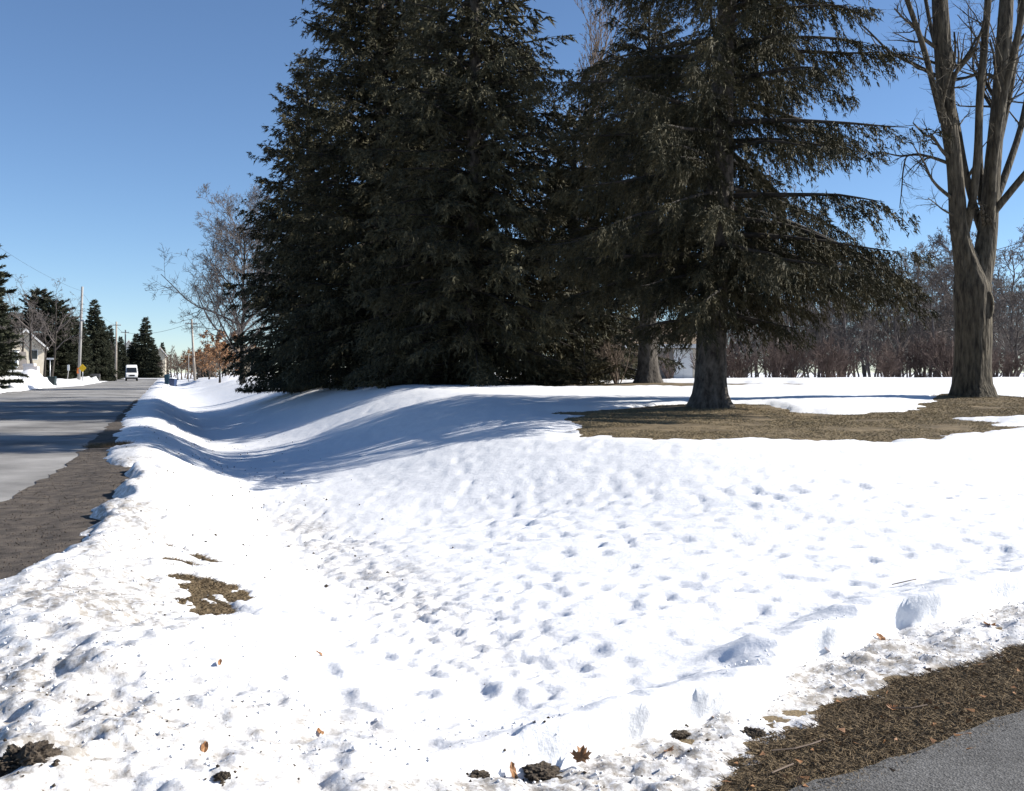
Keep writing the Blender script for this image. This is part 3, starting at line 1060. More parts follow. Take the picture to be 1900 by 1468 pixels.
# tall bare tree whose top shows over the dark clump
bare_object("bare_tree", "tall pale bare tree whose upper stems show between the tall spruces", (X_at(1125, 66), 66, .6),
            dict(seed=47, H=30, trunk_r=.28, counts=(16, 7, 6, 5), fork=.35, ang=.42, up=.16, twig_r=.013, ratio=.45, last_k=2), 'twig_brown', 'twig_brown')
bare_object("bare_tree", "bare tree behind the near spruce with pale upright stems", (X_at(1440, 62), 62, .6),
            dict(seed=48, H=16, trunk_r=.22, counts=(10, 6, 5, 4), fork=.3, ang=.6, up=.12, twig_r=.011, ratio=.5), 'twig', 'twig')

# red-twigged shrubs of the hedge
def shrub_mesh(seed, H, W, stems=26, c1n=8, c2n=7, r0=.018):
    rng = np.random.default_rng(seed)
    az = rng.uniform(0, 6.28, stems)
    sp = rng.uniform(.1, .75, stems)
    k = 5
    d = nrm(np.stack([np.cos(az) * sp * W / H, np.sin(az) * sp * W / H, np.ones(stems)], -1))
    b = np.stack([np.cos(az) * .35 * W * .4 * sp, np.sin(az) * .35 * W * .4 * sp, np.full(stems, -.05)], -1)
    L = H * rng.uniform(.7, 1.0, stems)
    P = [b]
    for j in range(k - 1):
        d = nrm(d + rng.normal(size=d.shape) * .10)
        P.append(P[-1] + d * (L / (k - 1))[:, None])
    P = np.stack(P, 1)
    Rd = np.full((stems, k), r0) * np.linspace(1, .4, k)
    a, ar = grow(rng, P, Rd, c1n, .25, .42, .6, .08, k=4, rmul=.6, wob=.15, rmin=.008)
    c, cr = grow(rng, a, ar, c2n, .1, .55, .6, .08, k=3, rmul=.7, wob=.15, rmin=.007)
    return join_np([tube_np(P, Rd, 4), tube_np(a, ar, 3), tube_np(c, cr, 3)])


sh_me = [mesh_np("shrub", *shrub_mesh(90 + i, 2.1, 2.2), M['twig_red'], True) for i in range(3)]
hx = []
rs = np.random.default_rng(12)
k = 0
xx = X_at(1345, 57)
while xx < X_at(2000, 57):
    yy = 58 + rs.uniform(-2.2, 3.0)
    o = link("hedge_shrub", sh_me[k % 3], None, (xx, yy, gz(xx, yy)))
    o.rotation_euler = (0, 0, rs.uniform(0, 6.28))
    sc = rs.uniform(.70, 1.40)
    o.scale = (sc * 1.1, sc * 1.1, sc * .92)
    tag(o, "reddish brown bare shrub in the hedge along the far edge of the lawn", "shrub", "shrubs of the red-twigged hedge")
    xx += rs.uniform(.75, 1.15)
    k += 1
o = link("brown_shrub", mesh_np("brown_shrub", *shrub_mesh(99, 1.7, 1.2, 18, 6, 6), M['twig_brown'], True), None, (X_at(1146, 39), 39, gz(X_at(1146, 39), 39)))
tag(o, "upright brown bare shrub between the yew and the second spruce trunk", "shrub")
o = link("brown_shrub", mesh_np("brown_shrub", *shrub_mesh(100, 1.5, .9, 14, 6, 5), M['twig_red'], True), None, (X_at(1240, 52), 52, gz(X_at(1240, 52), 52)))
tag(o, "small dark shrub at the corner of the bungalow", "shrub")
o = link("brown_shrub", mesh_np("brown_shrub", *shrub_mesh(101, 1.7, .9, 14, 6, 5), M['twig_red'], True), None, (X_at(1300, 50), 50, gz(X_at(1300, 50), 50)))
tag(o, "dark twiggy shrub beside the bungalow's white doors", "shrub")

# snow-topped low wall glimpsed under the hedge
xw0, xw1, dw = X_at(1540, 66), X_at(1770, 66), 66
w0 = thing("low_wall", "low grey wall with a cap of snow glimpsed under the hedge", "wall", ((xw0 + xw1) / 2, dw, .4))
hw = (xw1 - xw0) / 2
MB().box(-hw, hw, -.15, .15, 0, .62).build("wall_body", M['wall_grey'], w0)
MB().box(-hw - .05, hw + .05, -.2, .2, .623, .80).build("snow_cap", M['snow'], w0, False, .05)


# ------------------------------------------------------------------ the bungalow behind the trees
def window(parent, x0, x1, z0, z1, y, glass='glass'):
    f = MB()
    t = .06
    f.box(x0 - t, x1 + t, y - .04, y + .02, z0 - t, z0)
    f.box(x0 - t, x1 + t, y - .04, y + .02, z1, z1 + t)
    f.box(x0 - t, x0, y - .04, y + .02, z0 + .001, z1 - .001)
    f.box(x1, x1 + t, y - .04, y + .02, z0 + .001, z1 - .001)
    w_ = f.build("window", M['white'], parent)
    MB().box(x0, x1, y - .02, y - .005, z0, z1).build("pane", M[glass], w_)
    return w_


bx, by = X_at(1245, 60), 60
bz = gz(bx, by) - .25
bung = thing("bungalow", "low tan brick bungalow with brown roof and white doors seen behind the spruce trunks", "house", (bx, by, bz), R(-4))
MB().box(-3.6, 2.5, 0, 7, 0, 2.2).build("wall", M['brick'], bung)
rf = MB().prism([(-.6, 2.2), (-.6, 2.32), (3.5, 3.75), (7.6, 2.32), (7.6, 2.2)], -4.2, 3.0, 'x').build("roof", M['roof_brown'], bung)
MB().box(-4.2, 3.0, -.68, -.605, 2.12, 2.36).build("fascia", M['white'], rf)
MB().box(-2.8, -2.2, 2.6, 3.2, 3.3, 4.3).build("chimney", M['brick'], rf)
dr = MB().box(.15, 1.25, -.08, -.003, .15, 2.05).build("door", M['door_blue'], bung)
for dx_ in (.20, .73):
    MB().box(dx_, dx_ + .47, -.11, -.083, .22, 1.98).build("door_panel", M['door_blue'], dr)
MB().box(1.27, 2.0, -.06, -.003, .1, 2.1).build("wall_panel", M['offwhite'], bung)
MB().box(-1.5, .10, -.06, -.003, .15, 2.1).build("garage_door", M['siding_grey'], bung)
window(bung, -3.0, -1.8, .9, 1.8, -.003)
MB().box(-3.5, -2.95, -.5, -.1, .05, .55).build("air_conditioner", M['black'], bung)


# ------------------------------------------------------------------ across and along the road: houses
def house(name, label, px, d, wdt, dep, wall_h, ridge_h, wallm, roofm, rot=0., gable='front', z=0.1, wins=(), door=None):
    h = thing(name, label, "house", (X_at(px, d), d, z), rot)
    MB().box(-wdt / 2, wdt / 2, 0, dep, 0, wall_h).build("wall", M[wallm], h)
    if gable == 'front':
        MB().prism([(-wdt / 2, wall_h + .002), (0, ridge_h - .08), (wdt / 2, wall_h + .002)], 0.0, dep).build("gable", M[wallm], h)
        prof = [(-wdt / 2 - .45, wall_h - .22), (0, ridge_h), (wdt / 2 + .45, wall_h - .22), (wdt / 2 + .45, wall_h - .02), (0, ridge_h + .25), (-wdt / 2 - .45, wall_h - .02)]
        rf_ = MB().prism(prof, -.4, dep + .4).build("roof", M[roofm], h)
        MB().prism([(a, b - .0) for a, b in [(-wdt / 2 - .47, wall_h - .30), (0, ridge_h - .08), (wdt / 2 + .47, wall_h - .30), (wdt / 2 + .47, wall_h - .02), (0, ridge_h + .22), (-wdt / 2 - .47, wall_h - .02)]], -.48, -.403).build("barge_board", M['white'], rf_)
    else:
        prof = [(-.45, wall_h), (-.45, wall_h + .15), (dep / 2, ridge_h), (dep + .45, wall_h + .15), (dep + .45, wall_h)]
        rf_ = MB().prism(prof, -wdt / 2 - .45, wdt / 2 + .45, 'x').build("roof", M[roofm], h)
        MB().box(-wdt / 2 - .45, wdt / 2 + .45, -.52, -.453, wall_h - .05, wall_h + .18).build("fascia", M['white'], rf_)
    for (x0, x1, z0, z1) in wins:
        window(h, x0, x1, z0, z1, -.003)
    if door:
        x0, x1, z1 = door
        dd = MB().box(x0, x1, -.07, -.003, .1, z1).build("door", M['white'], h)
        MB().box(x1 - .15, x1 - .08, -.12, -.073, .95, 1.1).build("door_handle", M['metal'], dd)
    return h


house("roadside_house", "beige two storey house with a pale gable among the roadside pines", 48, 128, 4.2, 5, 4.4, 6.6, 'siding', 'roof_grey', R(27), 'front', .2,
      [(-1.5, -.7, 3.0, 4.1), (.5, 1.3, 3.0, 4.1), (-1.5, -.6, 1.0, 2.2)], (.5, 1.3, 2.1))
house("garage", "low garage with grey shingle roof and white corner at the picture's left edge", -8, 98, 4.6, 6, 1.0, 3.0, 'siding_grey', 'roof_grey', R(28), 'side', .6,
      [(.9, 1.8, .3, .85)])
house("roadside_house", "cream house with steep gable end beside the road beyond the van", 297, 252, 2.6, 4, 5.4, 7.4, 'siding', 'roof_brown', R(17), 'front', .1,
      [(-.6, .4, 3.0, 4.0)])
house("roadside_house", "distant house with a small white gable peeping above the trees behind the van", 239, 266, 3.2, 5, 7.4, 9.7, 'offwhite', 'roof_dark', R(20), 'front', .1,
      [(-.5, .5, 6.2, 7.4)])
house("roadside_house", "tan house wall showing between the rust-leaved tree and the dark clump", 458, 132, 3.4, 5, 3.4, 4.6, 'brick', 'roof_brown', R(14), 'side', .3,
      [(-1.6, -.6, 1.2, 2.3), (.5, 1.5, 1.2, 2.3)])

# ------------------------------------------------------------------ conifers along the road
far_root = spruce_object("roadside_spruce", "pointed dark spruce just right of the tall utility pole", (X_at(175, 170), 170, .1),
                         dict(seed=71, H=13.6, base_h=.3, Rad=3.2, trunk_r=.17, whorl=.36, per=8, dens=1.1, nlen=.34, nwid=.13, droop=.2, hang=.6, expo=.8, limb_sides=3, trunk_sides=8), 'needle_far', cat="spruce tree", group="conifers along the road")
far_pine = spruce_object("roadside_pine", "broad rounded pine standing over the beige house", (X_at(72, 140), 140, .1),
                         dict(seed=72, H=12.4, base_h=.5, Rad=4.0, trunk_r=.2, whorl=.5, per=8, dens=1.1, nlen=.36, nwid=.14, droop=.0, hang=.25, expo=.42, limb_sides=3, trunk_sides=8), 'needle_far', cat="pine tree", group="conifers along the road")
for (src, px, d, h, wd, lab) in [
    (far_pine, -62, 80, 1.0, 1.05, "tall pine at the picture's left edge reaching boughs over the garage"),
    (far_pine, 22, 146, .78, 1.15, "dark pine behind the garage roof"),
    (far_pine, 106, 138, .88, 1.05, "dark pine between the beige house and the street name sign"),
    (far_pine, 132, 150, .76, 1.05, "dark pine just left of the tall utility pole"),
    (far_root, 190, 185, .80, 1.0, "low dark spruce between the two nearer utility poles"),
    (far_root, 204, 205, .80, 1.0, "slim spruce behind the second utility pole"),
    (far_root, 224, 246, .74, 1.1, "small spruce behind the parked van's pole"),
    (far_root, 270, 250, 1.10, 1.05, "pointed spruce standing right behind the white van"),
    (far_root, 252, 256, .82, 1.1, "lower spruce beside the pointed one behind the van"),
    (far_root, 301, 300, .75, 1.0, "tiny far spruce showing over the cream house roof"),
    (far_root, 286, 246, .60, 1.4, "bushy low conifer before the cream house"),
    (far_root, 384, 214, .48, 1.7, "dark conifer below the leaning utility pole"),
    (far_pine, -10, 120, .8, 1.0, "dark pine directly behind the garage at the picture's left edge"),
    (far_root, 150, 166, .70, 1.1, "dark spruce directly behind the tall utility pole"),
    (far_root, 243, 250, .60, 1.5, "dark conifer directly behind the van roof")]:
    dup(src, (X_at(px, d), d, .1), px * .37, (wd * h, wd * h, h), lab)

# bare trees along the road
bt, _ = bare_object("roadside_bare_tree", "bare tree with drooping top branches above the pines left of the tall pole", (X_at(96, 120), 120, .1),
                    dict(seed=81, H=13.0, trunk_r=.20, counts=(8, 6, 5, 4), fork=.4, ang=.8, up=.02, twig_r=.014, ratio=.55, droop_last=.1), 'limb', 'twig', group="bare trees along the road")
for (px, d, s, lab) in [(60, 112, .98, "bare tree with two upright limbs before the beige house"), (40, 116, .85, "bare tree standing before the beige house gable"), (82, 122, .8, "bare tree between the beige house and the street name sign"), (200, 190, .75, "bare grey tree behind the spruce beside the tall pole"),
                        (150, 175, .85, "bare tree behind the tall utility pole"), (-10, 112, .8, "bare tree behind the garage at the picture's left edge")]:
    dup(bt, (X_at(px, d), d, .1), px * .9, (s, s, s), lab)
rw = np.random.default_rng(55)
br, _ = bare_object("distant_bare_tree", "brownish bare tree in the wood where the road ends", (X_at(318, 262), 262, 0),
                    dict(seed=83, H=9.0, trunk_r=.16, counts=(9, 6, 5, 4), fork=.15, ang=.8, up=.1, twig_r=.028, ratio=.55), 'twig_brown', 'twig_brown', group="bare trees where the road ends")
for k in range(46):
    px = 236 + 240 * (k + rw.uniform(0, 1)) / 46
    d = rw.uniform(256, 290)
    if px > 330:
        d = rw.uniform(205, 260)
    if px > 385 and k % 2:
        d = rw.uniform(150, 195)
    elif px > 318 and k % 3 < 2:
        d = rw.uniform(200, 218)
    s = rw.uniform(.6, .85)
    dup(br, (X_at(px, d), d, 0), rw.uniform(0, 6.28), (s * 1.2, s * 1.2, s))

# the tree that kept its rusty leaves
x, d = X_at(408, 118), 118
ot, tips = bare_object("oak_tree", "small oak still holding rust-brown leaves beside the snowy ditch bank", (x, d, gz(x, d)),
                       dict(seed=85, H=6.6, trunk_r=.12, counts=(9, 6, 5, 4), fork=.1, ang=.8, up=.08, twig_r=.012, ratio=.6), 'limb', 'twig_brown')
rl = np.random.default_rng(8)
tp_ = tips.reshape(-1, 3)
tp_ = tp_[rl.choice(len(tp_), min(len(tp_), 3200), replace=False)]
tr_ = needle_tris(rl, tp_ + rl.normal(size=tp_.shape) * .06, nrm(rl.normal(size=tp_.shape) + np.array([0, 0, -.6])), rl.uniform(.14, .26, len(tp_)), rl.uniform(.10, .16, len(tp_)))
tag(link("leaves", mesh_np("leaves", tr_.reshape(-1, 3), np.arange(len(tr_) * 3).reshape(-1, 3), M['oak_leaf']), ot), kind="stuff")


dup(ot, (X_at(432, 140), 140, gz(X_at(432, 140), 140)), 2.2, (1.05, 1.05, 1.1), "second rust-leaved oak close behind the first, nearer the dark clump")
dup(ot, (X_at(388, 160), 160, gz(X_at(388, 160), 160)), 4.0, (1.0, 1.0, .9), "smaller rust-leaved oak below the leaning utility pole")
dup(ot, (X_at(420, 128), 128, gz(X_at(420, 128), 128)), 5.1, (.95, .95, .8), "low rust-leaved oak between the two taller oaks")
dup(ot, (X_at(366, 186), 186, gz(X_at(366, 186), 186)), 1.0, (1.2, 1.2, .9), "far rust-brown oak at the foot of the leaning utility pole")

# ------------------------------------------------------------------ utility poles and wires
def pole(label, px, d, h, r0, m='pole', lean=0., arm=True, z=-.2, lamp=False, marker=False, name="utility_pole"):
    p = thing(name, label, "utility pole", (X_at(px, d), d, z))
    MB().tube([(0, 0, 0), (lean * .5, 0, h * .5), (lean, 0, h)], [r0, r0 * .85, r0 * .68], 10).build("shaft", M[m], p, True)
    if arm:
        c_ = MB().box(lean - 1.0, lean + 1.0, -r0 - .13, -r0 - .01, h - .75, h - .62).build("cross_arm", M['pole'], p)
        for ix in (-.9, -.4, .4, .9):
            MB().tube([(lean + ix, -r0 - .07, h - .62), (lean + ix, -r0 - .07, h - .45)], [.05, .03], 6).build("insulator", M['metal'], c_)
    if lamp:
        l_ = MB().tube([(lean * .65, 0, h * .66), (.3, -.15, h * .67), (.55, -.25, h * .665)], [.04, .035, .03], 6).build("lamp_arm", M['metal'], p)
        MB().frustum(.62, -.27, h * .65, h * .668, .22, .12, .14, .08).build("lamp_head", M['metal'], l_)
    if marker:
        MB().tube([(0, 0, 1.6), (0, 0, 2.3)], [r0 + .012, r0 + .012], 10).build("marker_band", M['orange'], p, True)
    return p


pole("tall grey utility pole with lamp and orange band beside the yellow sign", 146, 128, Z_at(532, 128) + .2, .20, 'pole_grey', .45, False, lamp=True, marker=True)
pole("second wooden utility pole along the road, left of the van", 215, 195, Z_at(597, 195) + .2, .22, 'pole', .1, True)
pole("third wooden utility pole rising directly behind the van", 232, 250, Z_at(612, 250) + .2, .22, 'pole', .1, True)
pole("leaning dark utility pole across the road above the rust-leaved oak", 362, 172, Z_at(593, 172) + .2, .22, 'pole', -.6, True)
pole("thin grey post standing before the wood at the ditch side", 350, 150, Z_at(658, 150) + .2, .07, 'pole_grey', 0, False, name="lamp_post")


def wire(label, a, b, sag, r=.03):
    pts = []
    for t in np.linspace(0, 1, 17):
        pts.append((a[0] + (b[0] - a[0]) * t, a[1] + (b[1] - a[1]) * t, a[2] + (b[2] - a[2]) * t - sag * 4 * t * (1 - t)))
    o = MB().tube(pts, [r] * 17, 5).build("overhead_wire", M['wire'])
    return tag(o, label, "wire")


def top_of(px, d, py):
    return (X_at(px, d), d - .2, Z_at(py, d))


wire("overhead wire sagging across the road to the leaning pole", top_of(232, 250, 617), top_of(358, 172, 598), 1.0)
wire("overhead wire between the second and third utility poles", top_of(215, 195, 602), top_of(232, 250, 617), .4)
wire("overhead wire from the tall grey pole to the second pole", top_of(152, 128, 540), top_of(215, 195, 602), .8, .012)
wire("faint overhead wire climbing from the tall grey pole out of the picture", top_of(152, 128, 540), top_of(-90, 70, 395), .6, .010)

# ------------------------------------------------------------------ signs, bins, wall, fence
def zs(x, y):
    return float(snow_top(x, y))


x, d = X_at(153, 125), 125
s_ = thing("warning_sign", "yellow diamond warning sign on a post beside the tall grey pole", "road sign", (x, d, .2))
MB().tube([(0, .05, -.2), (0, .05, 1.9)], [.035, .035], 6).build("post", M['metal'], s_, True)
pl = MB().prism([(-.36, 1.55), (0, 1.13), (.36, 1.55), (0, 1.97)], -.012, .012).build("sign_plate", M['yellow'], s_)
s_.scale = (1.3, 1.3, 1.2)
x, d = X_at(93, 106), 106
s_ = thing("street_name_sign", "thin post with a white street name blade behind the snowbank", "road sign", (x, d, .2), R(6))
MB().tube([(0, 0, -.2), (0, 0, 2.65)], [.045, .04], 6).build("post", M['metal'], s_, True)
MB().box(-.35, .35, -.015, .015, 2.66, 2.84).build("name_blade", M['sign_white'], s_)
x, d = X_at(125, 118), 118
s_ = thing("small_sign", "short leaning post with a small pale plate behind the snowbank", "road sign", (x, d, .2), 0)
MB().tube([(-.1, 0, -.2), (.15, 0, 1.7)], [.05, .045], 6).build("post", M['pole_grey'], s_, True)
MB().box(.02, .28, -.08, -.05, 1.55, 2.2).build("sign_plate", M['sign_white'], s_)

x, d = X_at(58, 97), 97
e_ = thing("entrance_wall", "stepped white stone entrance wall with two dark spots on the roadside snowbank", "wall", (x, d, zs(x, d) - .2))
MB().box(-.68, .68, -.2, .2, 0, 1.05).build("wall_body", M['stone_white'], e_, False, .02)
MB().box(-.72, .38, -.24, .24, 1.052, 1.30).build("cap_block", M['stone_white'], e_, False, .02)
for xx in (-.25, .2):
    MB().box(xx - .06, xx + .06, -.225, -.203, .62, .74).build("spot", M['sign_dark'], e_)
x, d = X_at(31, 99), 99
g_ = thing("gate_post", "tall slim white post in front of the grey garage", "post", (x, d, .3))
MB().box(-.13, .13, -.13, .13, 0, 3.2).build("shaft", M['white'], g_)
MB().box(-.17, .17, -.17, .17, 3.202, 3.3).build("cap", M['white'], g_)


def bin_(label, px, d, m, h=1.05, w=.29, rot=0., snow=False, name="wheeled_bin"):
    x = X_at(px, d)
    b = thing(name, label, "bin", (x, d, max(zs(x, d), gz(x, d) + .03)), rot)
    MB().frustum(0, 0, .06, h * .88, w * .82, w * .9, w, w * 1.15).build("body", M[m], b, False, .02)
    lid = MB().frustum(0, -.02, h * .882, h, w * 1.06, w * 1.25, w * .9, w * 1.0).build("lid", M[m], b, False, .015)
    MB().box(-w * .8, w * .8, w * 1.16, w * 1.3, h * .8, h * .87).build("handle", M[m], b)
    for sx in (-1, 1):
        MB().tube([(sx * w * .84, w * .7, .12), (sx * (w * .84 + .06), w * .7, .12)], [.12, .12], 12).build("wheel", M['rubber'], b)
    if snow:
        MB().frustum(0, 0, h + .001, h + .16, w * 1.0, w * 1.15, w * .6, w * .7).build("snow_cap", M['snow'], lid, True, .04)
    return b


bin_("dark square bin on the road edge before the snowbank", 96, 106, 'bin_dark', .95, .40, .2)
bin_("teal blue wheeled bin on the snowy verge", 310, 126, 'bin_blue', 1.25, .28, .1)
bin_("navy wheeled bin with snow on its lid, next to the teal one", 321, 125, 'bin_navy', 1.0, .36, -.15, True)

# grey panel fence among the pines
fx0, fx1, fd = X_at(126, 152), X_at(186, 152), 152
fr = thing("panel_fence", "grey board fence behind the snowbank and yellow sign", "fence", (fx0, fd, .15))
nb = 18
bw = (fx1 - fx0) / nb
bd = MB().box(.01, bw - .01, -.02, .02, .05, 1.15)
b0 = bd.build("board", M['fence'], fr)
for k in range(1, nb):
    if k in (5, 6):
        continue
    b1 = link("board", b0.data, fr, (k * bw, 0, 0))
MB().box(0, fx1 - fx0, .025, .07, .25, .33).build("rail", M['fence'], fr)
MB().box(0, fx1 - fx0, .025, .07, .85, .93).build("rail", M['fence'], fr)

# ------------------------------------------------------------------ the white van
vx, vd = X_at(244, 174), 174
vu, vv_ = uv_of(vx, vd)
van = thing("delivery_van", "white high-roofed van coming along the road", "van", (vx, vd, .06), R(18.75) + R(3))
# local: front faces -Y
prof = [(-2.9, .45), (-2.95, .75), (-2.85, 1.12), (-2.25, 1.35), (-1.55, 2.25), (-1.1, 2.62), (-.4, 2.72), (2.5, 2.70), (2.75, 2.45), (2.8, .5), (2.6, .38), (-2.7, .36)]
bm = bmesh.new()
ringL, ringR = [], []
def van_half(y, z):
    return .96 - .13 * max(0, (z - 1.2) / 1.5) ** 1.5 - .06 * max(0, (-2.3 - y) / .6)
for (y, z) in prof:
    ringL.append(bm.verts.new((-van_half(y, z), y, z)))
    ringR.append(bm.verts.new((van_half(y, z), y, z)))
n = len(prof)
for i in range(n):
    j = (i + 1) % n
    bm.faces.new((ringL[i], ringL[j], ringR[j], ringR[i]))
bm.faces.new(ringL)
bm.faces.new(list(reversed(ringR)))
bmesh.ops.recalc_face_normals(bm, faces=bm.faces)
bmesh.ops.bevel(bm, geom=list(bm.edges), offset=.05, segments=2, affect='EDGES', clamp_overlap=True)
me = bpy.data.meshes.new("body")
bm.to_mesh(me)
bm.free()
me.materials.append(M['white'])
link("body", me, van)


def quad_panel(name, pts, m, parent, thick=.012):
    a = [Vector(p) for p in pts]
    nn = (a[1] - a[0]).cross(a[2] - a[0]).normalized() * thick
    mb = MB()
    vs = [tuple(p + nn) for p in a] + [tuple(p - nn) for p in a]
    k = len(a)
    mb._add(vs, [tuple(range(k)), tuple(range(2 * k - 1, k - 1, -1))] + [(i, (i + 1) % k, (i + 1) % k + k, i + k) for i in range(k)])
    return mb.build(name, m, parent)


quad_panel("windshield", [(-.80, -2.25, 1.40), (.80, -2.25, 1.40), (.74, -1.60, 2.235), (-.74, -1.60, 2.235)], M['glass'], van, .03)
quad_panel("grille", [(-.42, -2.93, .80), (.42, -2.93, .80), (.40, -2.88, 1.06), (-.40, -2.88, 1.06)], M['black'], van, .03)
MB().box(-.90, .90, -3.03, -2.78, .34, .60).build("bumper", M['black'], van, False, .03)
for sx in (-1, 1):
    quad_panel("headlight", [(sx * .50, -2.93, .86), (sx * .84, -2.84, .86), (sx * .82, -2.76, 1.14), (sx * .52, -2.87, 1.08)], M['chrome'], van, .03)
    mrr = MB().box(sx * 1.02 - .07, sx * 1.02 + .07, -1.95, -1.82, 1.45, 1.85).build("mirror", M['black'], van, False, .02)
    quad_panel("side_window", [(sx * .935, -1.85, 1.5), (sx * .945, -1.0, 1.45), (sx * .90, -1.0, 2.1), (sx * .89, -1.5, 2.1)], M['glass'], van, .02)
    for yy in (-1.9, 1.75):
        wh = MB().tube([(sx * .74, yy, .34), (sx * .97, yy, .34)], [.34, .34], 18).build("wheel", M['rubber'], van)
        MB().tube([(sx * .972, yy, .34), (sx * .985, yy, .34)], [.2, .18], 14).build("rim", M['metal'], wh)


# ------------------------------------------------------------------ grass, litter, leaves, clods in the foreground
def scatter_blades(rng, n, inside, xr, yr, h, w, lean, zoff=0.0):
    x = rng.uniform(*xr, n)
    y = rng.uniform(*yr, n)
    k = inside(x, y)
    x, y = x[k], y[k]
    n = len(x)
    z = ground(x, y) + zoff
    base = np.stack([x, y, z], -1)
    a = rng.uniform(0, 6.28, n)
    ax = nrm(np.stack([np.cos(a) * lean, np.sin(a) * lean, rng.uniform(.15, 1, n)], -1))
    L = rng.uniform(.5, 1.2, n) * h
    return needle_tris(rng, base, ax, L, np.full(n, w)).reshape(-1, 3)


rg = np.random.default_rng(14)
gv = scatter_blades(rg, 210000, lambda x, y: (thickness(x, y) < -.01) & (fbm(x, y, 1.3, 700, 3) + .25 * (rg.random(len(x)) - .5) > -.32), (.5, 20), (17, 31), .060, .008, 1.3)
tag(link("grass", mesh_np("grass", gv, np.arange(len(gv)).reshape(-1, 3), M['dead_grass'])), "dead straw-coloured grass in the bare patch under the near spruce and the maple", "grass", kind="stuff")
gv = scatter_blades(rg, 30000, lambda x, y: (thickness(x, y) < -.005), (-3.6, -1.7), (6.8, 10.2), .05, .006, 1.4)
if len(gv):
    tag(link("grass", mesh_np("grass", gv, np.arange(len(gv)).reshape(-1, 3), M['thatch'])), "brown matted grass showing through small holes in the ditch bank snow", "grass", kind="stuff")
gv = scatter_blades(rg, 8000, lambda x, y: ((x + 8.35) / .45) ** 2 + ((y - 21.2) / .5) ** 2 < 1, (-9, -7.8), (20.6, 21.8), .16, .012, .8)
tag(link("grass_tuft", mesh_np("grass_tuft", gv, np.arange(len(gv)).reshape(-1, 3), M['thatch'])), "dark grass tuft on the shaded road shoulder", "grass", kind="stuff")


def strip_in(x, y):
    b = poly_sd(x, y, BORDER) + .12 * fbm(x, y, .3, 71, 3)
    a = poly_sd(x, y, ASPH)
    return (b < .06) & (a > -.05 + .2 * noise(x, y, .25, 402) - .10 * rg.random(len(x)))


gv = scatter_blades(rg, 330000, strip_in, (.2, 6.5), (3.0, 8.6), .055, .0045, 1.9, .004)
tag(link("grass_verge", mesh_np("grass_verge", gv, np.arange(len(gv)).reshape(-1, 3), M['thatch'])), "brown matted dead grass along the driveway edge", "grass", kind="stuff")


MAPLE = [(.0, -.28), (.12, -.34), (.44, -.46), (.40, -.26), (.74, -.14), (.62, .02), (.98, .26), (.72, .28), (.74, .54), (.42, .34), (.30, .40), (.40, .82), (.20, .72), (0, 1.08)]


def leaf_mesh(name, seed, lobes=5, size=.09):
    rng = np.random.default_rng(seed)
    if lobes == 5:
        pts = MAPLE + [(-a, b) for a, b in MAPLE[-2:0:-1]]
    else:
        pts = [(.42 * math.sin(t) * (1 + .2 * math.cos(t)), -math.cos(t) * .95) for t in np.linspace(0, 2 * math.pi, 17)[:-1]]
    pts = [(a * size * rng.uniform(.92, 1.08), b * size * rng.uniform(.95, 1.05)) for a, b in pts]
    n = len(pts)
    curl, fold = rng.uniform(3.0, 7.0), rng.uniform(.1, .5)
    vs = [(0, 0, 0)] + [(x, y, curl * (x * x * .8 + .5 * y * y) * (1 if y > 0 else -.4) + fold * abs(x) + rng.normal() * size * .07) for x, y in pts]
    vs += [(x, y, z - .0015) for x, y, z in vs]
    fs = []
    for i in range(1, n + 1):
        j = i % n + 1
        fs.append((0, i, j))
        fs.append((n + 1, n + 1 + j, n + 1 + i))
        fs.append((i, n + 1 + i, n + 1 + j, j))
    me = bpy.data.meshes.new(name)
    me.from_pydata(vs, [], fs)
    me.update()
    me.materials.append(M['leaf'])
    return me


def on_ground(px, py, z0=0.04):
    d = (EYE - z0) * F / (py - 690)
    for _ in range(14):
        x = X_at(px, d)
        z = zs(x, d)
        d = .5 * d + .5 * (EYE - z) * F / (py - 690)
    return X_at(px, d), d, zs(X_at(px, d), d)


LEAVES = [(1080, 1424, .085, 5, (48, -10, -25), "large curled tan maple leaf standing by the dirt clod at the bottom edge"),
          (952, 1432, .055, 3, (70, 0, 40), "small brown leaf on edge left of the dirt clod"),
          (594, 1362, .05, 3, (8, 10, 30), "pale tan leaf on the snow near the bottom left"),
          (592, 1216, .045, 3, (30, 10, 80), "tiny rust leaf in the ditch floor"),
          (380, 1392, .05, 3, (25, 0, 10), "orange-brown leaf half buried in the bank snow"),
          (408, 1233, .035, 3, (25, 10, 10), "tiny orange leaf on the crest of the snowbank"),
          (1536, 1208, .07, 5, (20, 12, 60), "rust leaf below the overhanging snow ledge"),
          (1634, 1186, .075, 3, (15, -8, 10), "dark brown leaf under the snow ledge"),
          (1838, 1163, .085, 5, (12, 5, 120), "dark leaf lying on thin snow near the picture's right edge"),
          (1320, 1332, .06, 5, (20, 5, 100), "brown leaf at the foot of the snow ledge"),
          (1655, 1320, .06, 5, (10, 8, 20), "pale fallen leaf on the dead grass by the asphalt"),
          (1240, 1398, .05, 5, (14, 8, 220), "small curled leaf in the slushy snow near the bottom edge")]
for k, (px, py, sz, lob, rot, lab) in enumerate(LEAVES):
    x, y, z = on_ground(px, py)
    o = link("fallen_leaf", leaf_mesh("fallen_leaf", 500 + k, lob, sz * .62), None, (x, y, z + .012 + (sz * .35 if rot[0] > 35 else 0)))
    o.rotation_euler = tuple(R(a) for a in rot)
    tag(o, lab, "leaf", "fallen leaves on the snow")


